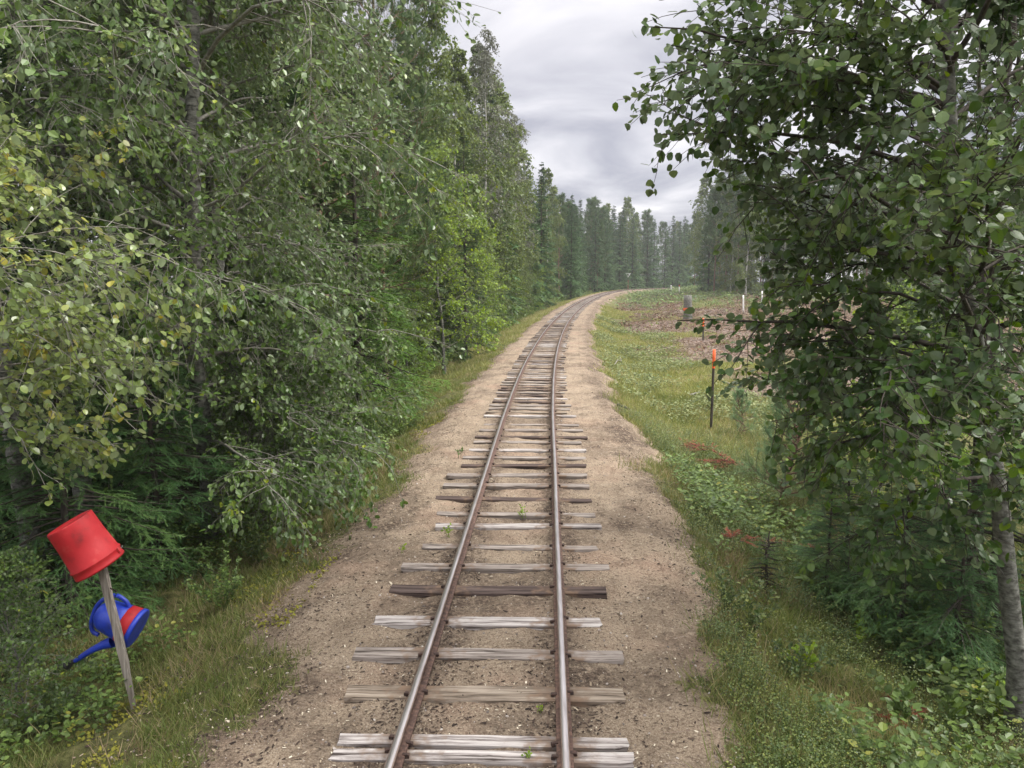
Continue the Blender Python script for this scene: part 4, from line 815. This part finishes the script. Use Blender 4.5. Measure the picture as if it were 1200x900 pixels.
# =================================================================== near trees on the right
def rel(base, lst): return [((np.array(P(*a)) - base), (np.array(P(*b)) - base)) for a, b in lst]
b0 = np.array([3.78, 5.35, 0]); b0[2] = H(b0[0], b0[1]) - .05
tpx = [(1203, 905), (1192, 780), (1182, 690), (1172, 590), (1158, 500), (1148, 430), (1134, 340), (1122, 240), (1113, 130), (1109, 20)]
tw = np.array([P(x, y, 5.35 - .0004 * (900 - y)) for x, y in tpx]); tw[0] = b0
up_ = np.array([tw[-1] + np.array([-.03 * k, .03 * k, .62 * k]) for k in range(1, 8)]); tw = np.concatenate([tw, up_])
rel_t = tw - b0
tips = [((1113, 150, 5.3), (752, 8, 4.5)), ((1118, 210, 5.3), (790, 165, 4.7)), ((1116, 180, 5.3), (790, 60, 5.0)), ((1130, 300, 5.3), (870, 175, 5.0)), ((1130, 330, 5.2), (905, 285, 4.8)), ((1148, 420, 5.2), (800, 380, 4.8)), ((1150, 450, 5.2), (930, 395, 4.8)), ((1158, 500, 5.2), (945, 545, 5.0)),
        ((1160, 520, 5.2), (985, 480, 4.6)), ((1140, 380, 5.2), (960, 330, 4.6)), ((1120, 240, 5.2), (930, 215, 4.2)), ((1110, 60, 5.2), (850, -30, 4.6)), ((1110, 0, 5.2), (880, -90, 4.9)), ((1113, 130, 5.2), (900, 110, 4.3)), ((1150, 440, 5.2), (1040, 420, 3.9)), ((1150, 420, 5.2), (1100, 300, 3.8)),
        ((1120, 200, 5.2), (1010, 150, 3.9)), ((1115, 100, 5.2), (1090, 40, 3.9)), ((1160, 500, 5.2), (1120, 470, 4.1)), ((1165, 560, 5.2), (1010, 590, 4.7)), ((1135, 340, 5.3), (960, 250, 5.6)), ((1115, 120, 5.3), (960, 20, 5.7)), ((1150, 430, 5.3), (980, 420, 5.8)), ((1125, 260, 5.3), (1190, 180, 4.6)), ((1145, 400, 5.3), (1195, 330, 4.6)), ((1110, 40, 5.2), (1190, -10, 4.7)), ((1112, 80, 5.3), (800, 100, 4.6)), ((1112, 110, 5.3), (960, 60, 4.4)), ((1135, 330, 5.3), (940, 300, 5.2))]
tips = rel(b0, [((a[0], a[1], a[2]), b) for a, b in tips])
def alder_keep(p):      # a bare lower stem
    w = p + b0; lim = np.interp(w[:, 2], [1.2, 2.1, 2.3, 2.55, 2.7, 2.9, 3.1, 3.3, 3.9, 5.5, 7], [1.9, 1.15, .95, .95, 1.8, 1.65, 1.55, .9, .75, .8, 1.8]) + .12 * np.sin(w[:, 1] * 9) + .1 * np.sin(w[:, 2] * 13); return (w[:, 1] > 2.9) & (w[:, 0] > lim) & (p[:, 2] > 1.55 - .25 * np.clip(-p[:, 0] - .5, -1, 1))
parts = broadleaf('aspen', 7, 8.5, 1.9, 1.9, 38, 9, 7, 5, LEAF_N, .053, M_alder, M_bark, tr=.072, up=.2, droop=-.35, trunk=rel_t, tips=tips, limbr=.021, l2=.34, keep=alder_keep, wigg=.09, leaftilt=.55, twigm=M_barkd, twigr=1.1)
plant(parts, 'aspen', b0, 'large leafy broadleaf tree with a smooth grey trunk at the right edge of the photo', 'tree')
def T(t_, y): 
    k = math.sqrt(1 + float(XCd(y)) ** 2); x = float(XC(y)) + t_ * k; return np.array([x, y, float(H(x, y)) - .04])
def pxb(px, y):
    x = (px - 600) / 900 * y / 1.0 ; return np.array([x, y, float(H(x, y)) - .04])
sprA = spruce('spruce_near', 21, 3.6, 1.35, .15, .17, 7, 14, 5, NEED_S, .095, M_sprf)
sprB = spruce('spruce_near', 22, 6.5, 1.9, .15, .24, 7, 13, 4, NEED_S, .10, M_spr)
sprC = spruce('spruce_young', 23, 2.4, .95, .08, .15, 6, 9, 3, NEED_S, .08, M_sprl)
plant(sprB, 'spruce', pxb(1165, 7.6), 'dark spruce directly behind the big leafy tree on the right', 'tree', rz=1)
plant(sprA, 'spruce', pxb(1080, 6.9), 'lower shaded spruce filling the gap left of the smooth grey trunk', 'tree', rz=2, sc=.62)
plant(sprA, 'spruce', pxb(1150, 6.3), 'shaded spruce just left of the smooth grey trunk at lower right', 'tree', rz=4.1, sc=.55)
plant(sprA, 'spruce', pxb(985, 7.6), 'dark little spruce below the leafy branches nearest the young pine', 'tree', rz=5.0, sc=.42)
plant(sprC, 'spruce', pxb(1010, 8.2), 'small bright spruce under the leafy branches between sapling and grey trunk', 'tree', rz=.4, sc=.75)
dk = broadleaf('alder', 31, 9, 2.0, 1.3, 26, 8, 5, 5, LEAF_M, .07, M_alder, M_barkd, tr=.07, up=.3, droop=-.4, limbr=.02)
plant(dk, 'alder', pxb(1196, 6.9), 'thin dark stemmed tree close behind the big right-hand trunk', 'tree', rz=.6)
plant(dk, 'alder', pxb(1290, 9.5), 'dark leafy tree beyond the right edge behind the thin dark stem', 'tree', rz=2.2, sc=.9)
yb = broadleaf('shrub', 33, 2.4, 1.2, .2, 20, 8, 5, 5, LEAF_M, .06, M_lime, M_barkd, tr=.02, up=.5, droop=-.3, limbr=.010)
plant(yb, 'shrub', pxb(1035, 10.5), 'yellow green bush showing through the lower branches of the right tree', 'shrub', rz=1, sc=1.1)
plant(yb, 'shrub', pxb(1120, 12), 'second yellow green bush showing behind the big right trunk', 'shrub', rz=3, sc=1.2)
# young pine by the path and seedlings
pin = pine('sapling', 41, 1.75, .46, .2, 40, 6, 4, NEED_PS, .13, tr=.010, nm=M_pinel, dead=0, updir=.2)
plant(pin, 'pine_sapling', at(912, 598), 'slender blue green young pine standing in front of the brushwood', 'sapling')
plant(pin, 'pine_sapling', at(868, 515), 'smaller feathery pine seedling left of the young pine', 'sapling', rz=2, sc=.55)
sd_ = spruce('seedling', 42, .62, .2, .04, .05, 6, 6, 2, NEED_M, .04, M_spr)
plant(sd_, 'spruce_seedling', at(897, 695), 'tiny dark spruce seedling on the right bank beyond the low shrubs', 'sapling', sc=1.0)
# rusty dead spruce boughs lying on the bank
for (px, py, ln, az_, lb) in [(822, 526, .75, 2.2, 'rust red dead spruce bough on the right bank nearest the marker pole'), (858, 545, .8, 2.4, 'rust red dead bough just right of the first one'), (868, 634, .5, 1.8, 'reddish dead bough beside the trunk of the young pine'), (1045, 845, .5, .6, 'red brown dead twigs on the ground near the bottom right corner'), (925, 640, .5, .6, 'red brown dead fern like bough under the leafy branches')]:
    rng = np.random.default_rng(px); b = at(px, py, .05 if px > 1000 else .22); n = 14 if py < 600 else 4; ln *= 1.5 if py < 600 else .7; a = az_ + rng.normal(size=n) * .7; d = np.stack([np.cos(a), np.sin(a), rng.uniform(.05, .4, n)], -1)
    p1 = grow(np.tile(np.zeros(3), (n, 1)) + rng.normal(size=(n, 3)) * [.12, .12, .01], d, ln * .6 * rng.uniform(.5, 1, n), 6, -.4, .08, rng); g = G(); g.tubes(p1, taper(n, 6, np.full(n, .004), .002), 3, .2)
    b2, t2, _ = sample(p1, rng.uniform(.1, 1, (n, 16))); d2 = flatside(t2, .8, rng); g2 = G(); g2.scatter(NEED_M[0], NEED_M[1], frames(d2, np.array([0, 0, 1.]), rng, .3), b2, .12 * rng.uniform(.6, 1.2, len(b2)), rng.random(len(b2)))
    e_ = empty('dead_bough', tuple(b), lb, 'dead branch', 'rust coloured dead boughs'); link('stem', g.mesh('stem', M_barkd), e_); link('needles', g2.mesh('needles', M_red), e_)
# little plants with broad leaves
def herb(name, seed, h, n, ls, m, spreadr=.5, leaf=LEAF_M, stems=3):
    rng = np.random.default_rng(seed); d = np.stack([rng.normal(size=stems) * spreadr, rng.normal(size=stems) * spreadr, np.ones(stems)], -1); p_ = grow(np.zeros((stems, 3)) + rng.normal(size=(stems, 3)) * [.02, .02, 0], d, h * rng.uniform(.6, 1.1, stems), 7, 0, .12, rng)
    g = G(); g.tubes(p_, taper(stems, 7, np.full(stems, .003 + h * .002), .0015), 4, .3); b, t, _ = sample(p_, rng.uniform(.2, 1, (stems, n))); dd = norm(spread(t, rng.uniform(.8, 1.3, len(b)), rng) + [0, 0, .1])
    g2 = G(); b = b + dd * .015; g2.scatter(leaf[0], leaf[1], frames(dd, np.array([0, 0, 1.]), rng, .35), b, ls * rng.uniform(.6, 1.3, len(b)), np.clip(.5 + rng.normal(size=len(b)) * .2, 0, 1)); return {'stem': g.mesh(name + '_stem', m), 'leaves': g2.mesh(name + '_leaves', m)}
hb = herb('herb', 51, .30, 9, .05, M_herb); hs_ = herb('herb', 52, .14, 6, .035, M_lime, .8); hr = herb('raspberry', 53, .55, 14, .075, M_herb, .35, LEAF_N, 5); hr2 = herb('raspberry', 54, .45, 12, .06, M_lime, .4, LEAF_N, 4)
sm = herb('bush', 55, .75, 42, .045, M_bil, .45, LEAF_M, 12); sm2 = herb('bush', 56, 1.0, 50, .05, M_herb, .35, LEAF_M, 14)
for k_, (tmpl, nm, px, py, sc, lb) in enumerate([
    (hs_, 'weed', 524, 630, 1.0, 'dark leafed weed by the left rail next to the silvery sleeper'), (hs_, 'weed', 612, 608, 1.1, 'thin upright weed growing between the rails'), (hb, 'weed', 538, 537, .75, 'small leafy weed on the left end of a middle sleeper'),
    (hs_, 'weed', 633, 838, .45, 'tiny yellow green sprout beside the right rail near the camera'), (hs_, 'weed', 472, 648, .7, 'small green sprout on the left sandy shoulder'), (hs_, 'weed', 618, 893, .5, 'pale sprig at the bottom edge between the rails'),
    (hb, 'weed', 834, 690, .8, 'yellowish herb on the right bank above the low shrubs'),
    (hr, 'raspberry_plant', 960, 712, 1.0, 'light green raspberry plant in the middle of the right bank'), (hr2, 'raspberry_plant', 1010, 760, 1.0, 'bright raspberry leaves in front of the shaded ground on the right'),
    (hr, 'raspberry_plant', 1120, 880, 1.0, 'big leaved plant in the bottom right corner left of the trunk'), (hr2, 'raspberry_plant', 1170, 850, 1.2, 'big leaved plant touching the foot of the grey trunk'), (hr, 'raspberry_plant', 1060, 850, .8, 'big leaved plant on the bank left of the corner plants'), (hr2, 'raspberry_plant', 940, 790, .8, 'small bright plant low on the right bank close to the sand'),
    (sm, 'bush', 880, 745, .75, 'dense low dark bush at the sand edge on the right bank'), (sm, 'bush', 850, 715, .6, 'low bush at the upper end of the dark clump on the right bank'), (sm, 'bush', 935, 800, .65, 'low bush below the dense dark one on the right bank'), (sm2, 'bush', 1130, 800, .8, 'leafy bush in front of the dark spruce at lower right'), (sm2, 'bush', 1075, 735, .8, 'leafy bush half in shade under the hanging branches on the right'),
    (sm2, 'bush', 262, 715, .62, 'small green bush on the left bank to the right of the watering can'), (sm, 'bush', 300, 660, .8, 'airy bush at the forest edge above the left bank'), (sm2, 'bush', 10, 800, 1.0, 'leafy bush in the lower left corner left of the spout'), (sm2, 'bush', 45, 720, .9, 'leafy bush behind the red bucket at the left edge'), (sm, 'bush', 60, 860, .7, 'low bush at the bottom left in front of the post'), (sm2, 'bush', 200, 665, .9, 'green bush between watering can and dark spruce'), (sm2, 'bush', 478, 478, 1.1, 'bush at the forest foot beside the far left verge'), (sm2, 'bush', 440, 520, 1.1, 'rounded bush at the left forest foot in the middle distance')]):
    plant(tmpl, nm, at(px, py), lb, 'bush' if nm == 'bush' else 'plant', {'weed': 'weeds on the ballast', 'bush': 'bushes along the banks', 'raspberry_plant': 'broad leaved plants on the right bank'}[nm], rz=k_ * 1.3, sc=sc)

# =================================================================== left forest, near
bn = broadleaf('birch_near', 61, 4.3, 1.75, 2.1, 34, 10, 7, 5, LEAF_N, .050, M_birchn, M_barkb, tr=.05, up=.35, droop=-.5, limbr=.014, ldroop=-.6, keep=lambda p: p[:, 2] > 2.0 + .25 * np.sin(p[:, 0] * 4))
plant(bn, 'birch', T(-4.35, 5.3), 'small birch with bright yellow green leaves reaching in from the left edge', 'tree', rz=.5)
asp = broadleaf('aspen_mid', 62, 12, 2.7, 1.0, 66, 12, 8, 6, LEAF_M, .063, M_aspen, M_bark, tr=.12, up=.15, droop=-.65, limbr=.028, ldroop=-.5, bend=.5)
asp2 = broadleaf('aspen_mid', 63, 11, 2.5, .9, 64, 12, 8, 6, LEAF_M, .061, M_aspen, M_bark, tr=.10, up=.1, droop=-.7, limbr=.026, ldroop=-.5, bend=.5)
asp3 = broadleaf('aspen_high', 67, 11, 2.3, 4.2, 44, 10, 6, 5, LEAF_M, .068, M_aspen, M_bark, tr=.11, up=.3, droop=-.8, limbr=.024, ldroop=-.5, bend=.4)
asy = broadleaf('aspen_young', 64, 3.2, 1.0, .15, 26, 8, 5, 5, LEAF_M, .058, M_aspen, M_bark, tr=.025, up=.6, droop=-.4, limbr=.012)
plant(asp, 'aspen', pxb(238, 9.3), 'tall grey aspen with pale arching branches in the middle of the left side', 'tree', rz=.2)
plant(asp3, 'aspen', pxb(88, 8.6), 'forked grey aspen behind the bright birch near the left edge', 'tree', rz=1.4, sc=1.05)
plant(asp3, 'aspen', pxb(18, 7.6), 'dark leaning trunk standing at the far left behind the bucket', 'tree', rz=2.9, sc=.95)
plant(asp2, 'aspen', pxb(296, 10.6), 'second tall aspen standing right beside the arching branches', 'tree', rz=3.3)
plant(asy, 'aspen', pxb(330, 9.6), 'young leafy aspen reaching down to the verge above the left bank', 'tree', rz=.3, sc=.95)
plant(asy, 'aspen', pxb(300, 9.2), 'young aspen left of the one reaching down to the verge', 'tree', rz=1.9, sc=.62)
plant(asy, 'aspen', pxb(360, 12), 'young aspen beside the green spruce at the forest edge', 'tree', rz=2.6, sc=.9)
plant(sprA, 'spruce', T(-4.3, 7.2), 'low dark spruce right behind the red bucket', 'tree', rz=.7, sc=.95)
plant(asy, 'shrub', T(-3.35, 5.15), 'pale leafed sallow bush left of the bucket at the left edge', 'shrub', rz=.9, sc=.40)
plant(sprA, 'spruce', pxb(170, 8.3), 'low dark spruce between the bucket and the tall aspen', 'tree', rz=2.7, sc=.95)
plant(sprB, 'spruce', pxb(110, 11.5), 'taller shaded spruce deep behind the bucket', 'tree', rz=.7, sc=1.0)
sprG = spruce('spruce_mid', 24, 7.5, 2.1, .1, .26, 7, 12, 4, NEED_M, .13, M_sprl)
sprD = spruce('spruce_mid', 25, 13, 2.5, .3, .36, 7, 12, 3, NEED_M, .16, M_spr)
plant(sprG, 'spruce', pxb(418, 16.0), 'mid green spruce low at the edge of the left forest', 'tree', rz=.7, sc=1.05)
plant(sprD, 'spruce', pxb(545, 31), 'dark shaded spruce under the lime green tree on the left', 'tree', rz=.7, sc=.7)
lime = broadleaf('rowan', 65, 8, 2.3, .8, 36, 9, 5, 5, LEAF_M, .10, M_lime, M_bark, tr=.07, up=.35, droop=-.5, limbr=.02)
plant(lime, 'rowan', pxb(520, 27), 'lime green leafy tree standing out at the left forest edge', 'tree', rz=.7, sc=.95)
plant(lime, 'rowan', pxb(560, 38), 'second lime green tree just beyond the first one', 'tree', rz=2.7, sc=.75)
pm1 = pine('pine_mid', 66, 13.5, 3.0, 3.0, 56, 12, 6, NEED_P, .25, tr=.15, nm=M_pine)
plant(pm1, 'pine', T(-5.0, 18), 'tall pine with reddish boughs high above the green spruce', 'tree', rz=.2)
plant(pm1, 'pine', T(-4.9, 24), 'second tall pine leaning its tufts out towards the sky', 'tree', rz=2.2, sc=.98)
# ------------------------------------------------- forest stock for the middle and far distance
BI = [broadleaf('birch', 70 + k, 16, 2.4, 1.0, 64, 11, 5, 5, LEAF_F, .135, M_birch, M_barkb, tr=.10, up=.5, droop=-1.3, limbr=.016, ldroop=-.8, twigm='none' if k else 'none') for k in range(3)]
BT = broadleaf('birch_sparse', 75, 17, 2.0, 6, 34, 9, 5, 2, LEAF_F, .11, M_grey, M_barkb, tr=.09, up=.7, droop=-1.2, limbr=.02, ldroop=-.8)
SPF = [spruce('spruce_far', 80 + k, 15, 2.3 + .25 * k, .6, .36, 7, 10, 2, FROND, .36, M_sprf, tip=.3, exp_=.95) for k in range(4)]
PIF = [pine('pine_far', 90 + k, 14.5, 2.3, 4.5 + k, 38, 9, 4, NEED_PM, .46, tr=.11, nm=M_pine, dead=12) for k in range(3)]
rng = np.random.default_rng(99)
def fplace(kind, t_, y, sc, label, group):
    nm, st = {'b': ('birch', BI), 's': ('spruce', SPF), 'p': ('pine', PIF), 'w': ('birch', [BT]), 'd': ('spruce', [sprD]), 'a': ('aspen', [asp, asp2])}[kind]
    b = T(t_, y); return plant(st[int(rng.integers(len(st)))], nm, b, label, 'tree', group, rz=rng.uniform(0, 6.28), sc=sc * rng.uniform(.92, 1.08), sz=rng.uniform(.95, 1.05))
LG = 'trees of the left forest edge'
edge_l = [('a', -5.2, 15, 1.1, 'large aspen behind the mid green spruce'), ('p', -6.5, 16, 1.0, 'pine hidden behind the leaves above the mid green spruce'), ('b', -8.0, 22, .95, 'drooping birch between the two tall pines'), ('d', -6.8, 25, 1.0, 'tall dark spruce behind the lime green tree'), ('b', -5.2, 33, 1.0, 'drooping birch just past the lime green trees'), ('b', -4.9, 39, 1.0, 'birch at the forest edge where the verge narrows'),
          ('d', -5.4, 43, 1.1, 'dark pointed spruce in the left forest edge'), ('b', -5.0, 48, 1.05, 'rounded birch under the sparse pale treetop'), ('w', -4.4, 46, 1.0, 'thin pale birch showing against the sky on the left'), ('w', -4.2, 60, 1.0, 'thin grey nearly bare birch top at the end of the left forest'), ('s', -5.2, 54, 1.1, 'spruce below the nearly bare birch top'), ('b', -5.0, 58, 1.0, 'last full birch before the forest steps back'),
          ('b', -5.3, 66, .95, 'birch with white stem near the far left verge'), ('s', -5.0, 72, .95, 'dark spruce left of the double pine stems at the bend')]
for k_, t_, y, sc, lb in edge_l: fplace(k_, t_, y, sc, lb, LG)
yi = 20.0; ki = 1
while yi < 82:
    kk = 'byslbs'[ki % 6]; ki += 1; t_ = -4.3 - .5 * rng.random()
    b = T(t_, yi); st = {'b': (BI[ki % 3], 'birch', .5), 'y': (asy, 'aspen', 1.3), 's': (sprG, 'spruce', .62), 'l': (lime, 'rowan', .55)}[kk]
    plant(st[0], st[1], b, {'b': 'young birch filling the front of the left forest edge', 'y': 'young aspen filling the front of the left forest edge', 's': 'young spruce filling the front of the left forest edge', 'l': 'small light green tree filling the front of the left forest edge'}[kk], 'tree', {'birch': 'young birches', 'aspen': 'young aspens', 'spruce': 'young spruces', 'rowan': 'small light green trees'}[st[1]] + ' in front of the left forest', rz=ki * 1.7, sc=st[2] * rng.uniform(.8, 1.25)); yi += 2.6 * rng.uniform(.8, 1.2)
lbl = {'b': 'one of the crowded birches forming the left forest', 's': 'one of the dark spruces forming the left forest', 'p': 'one of the pines rising inside the left forest', 'a': 'one of the aspens inside the left forest'}
for row, (tb, y_a, y_b, dy) in enumerate([(-8.0, 9, 78, 3.6), (-11.5, 12, 84, 4.6)]):
    y = y_a
    while y < y_b:
        kk = rng.choice(list('bssspab')) if y < 40 else rng.choice(list('bbsssp'))
        fplace(kk, tb + rng.normal() * .8, y, .8 + .12 * row if y < 20 else .98 if kk != 'p' else 1.1, lbl[kk], {'b': 'birches of the left forest', 's': 'spruces of the left forest', 'p': 'pines of the left forest', 'a': 'aspens of the left forest'}[kk]); y += dy * rng.uniform(.8, 1.2)
# wall of the far bend: left of the track, seen across it
lf_ = {'b': 'slender birch among the distant forest beyond the bend', 's': 'dark spruce among the distant forest beyond the bend', 'p': 'thin pine among the distant forest beyond the bend'}
gf_ = {'b': 'birches beyond the bend', 's': 'spruces beyond the bend', 'p': 'pines beyond the bend'}
for tb, y_a, y_b, dy in [(-5.5, 76, 215, 3.0), (-9.5, 80, 225, 4.0), (-14, 95, 230, 5.5)]:
    y = y_a
    while y < y_b:
        kk = rng.choice(list('bssssssp')); fplace(kk, tb + rng.normal() * .9, y, rng.uniform(.84, 1.04) * (.86 + .30 * min(1, max(0, (y - 95) / 60))), lf_[kk], gf_[kk]); y += dy * rng.uniform(.7, 1.3)
# forest behind the clearing on the right
lr_ = {'b': 'pale stemmed birch in the forest behind the clearing', 's': 'spruce in the forest behind the clearing', 'p': 'bare stemmed pine in the forest behind the clearing'}
gr_ = {'b': 'birches behind the clearing', 's': 'spruces behind the clearing', 'p': 'pines behind the clearing'}
plant(PIF[0], 'pine', pxb(848, 100), 'tallest pine with a long bare stem at the left end of the clearing forest', 'tree', rz=.4, sc=1.12)
plant(PIF[1], 'pine', pxb(862, 94), 'bushy topped pine right of the tallest bare stemmed one', 'tree', rz=2.4, sc=1.0)
for px0, px1, ya, yb_, st in [(835, 1230, 98, 92, 17), (828, 1230, 106, 100, 17), (822, 1240, 118, 108, 18), (812, 960, 150, 140, 12)]:
    px = px0
    while px < px1:
        y = ya + (yb_ - ya) * (px - px0) / (px1 - px0) + rng.normal() * 2; kk = rng.choice(list('bppppsb')); b = pxb(px, y)
        st_ = {'b': BI, 's': SPF, 'p': PIF}[kk]; plant(st_[int(rng.integers(len(st_)))], {'b': 'birch', 's': 'spruce', 'p': 'pine'}[kk], b, lr_[kk], 'tree', gr_[kk], rz=rng.uniform(0, 6.28), sc=rng.uniform(.86, 1.12)); px += st * rng.uniform(.6, 1.4)
# =================================================================== the air
hz, t = mat('haze'); pv = t.nodes.new('ShaderNodeVolumePrincipled'); pv.inputs['Color'].default_value = (.90, .93, .97, 1); pv.inputs['Density'].default_value = .00055; pv.inputs['Anisotropy'].default_value = .2
o_ = t.nodes.new('ShaderNodeOutputMaterial'); t.links.new(pv.outputs[0], o_.inputs['Volume'])
g = G(); g.box((0, 240, 12), (1500, 1000, 33)); tag(link('haze', g.mesh('haze', hz)), kind='stuff')
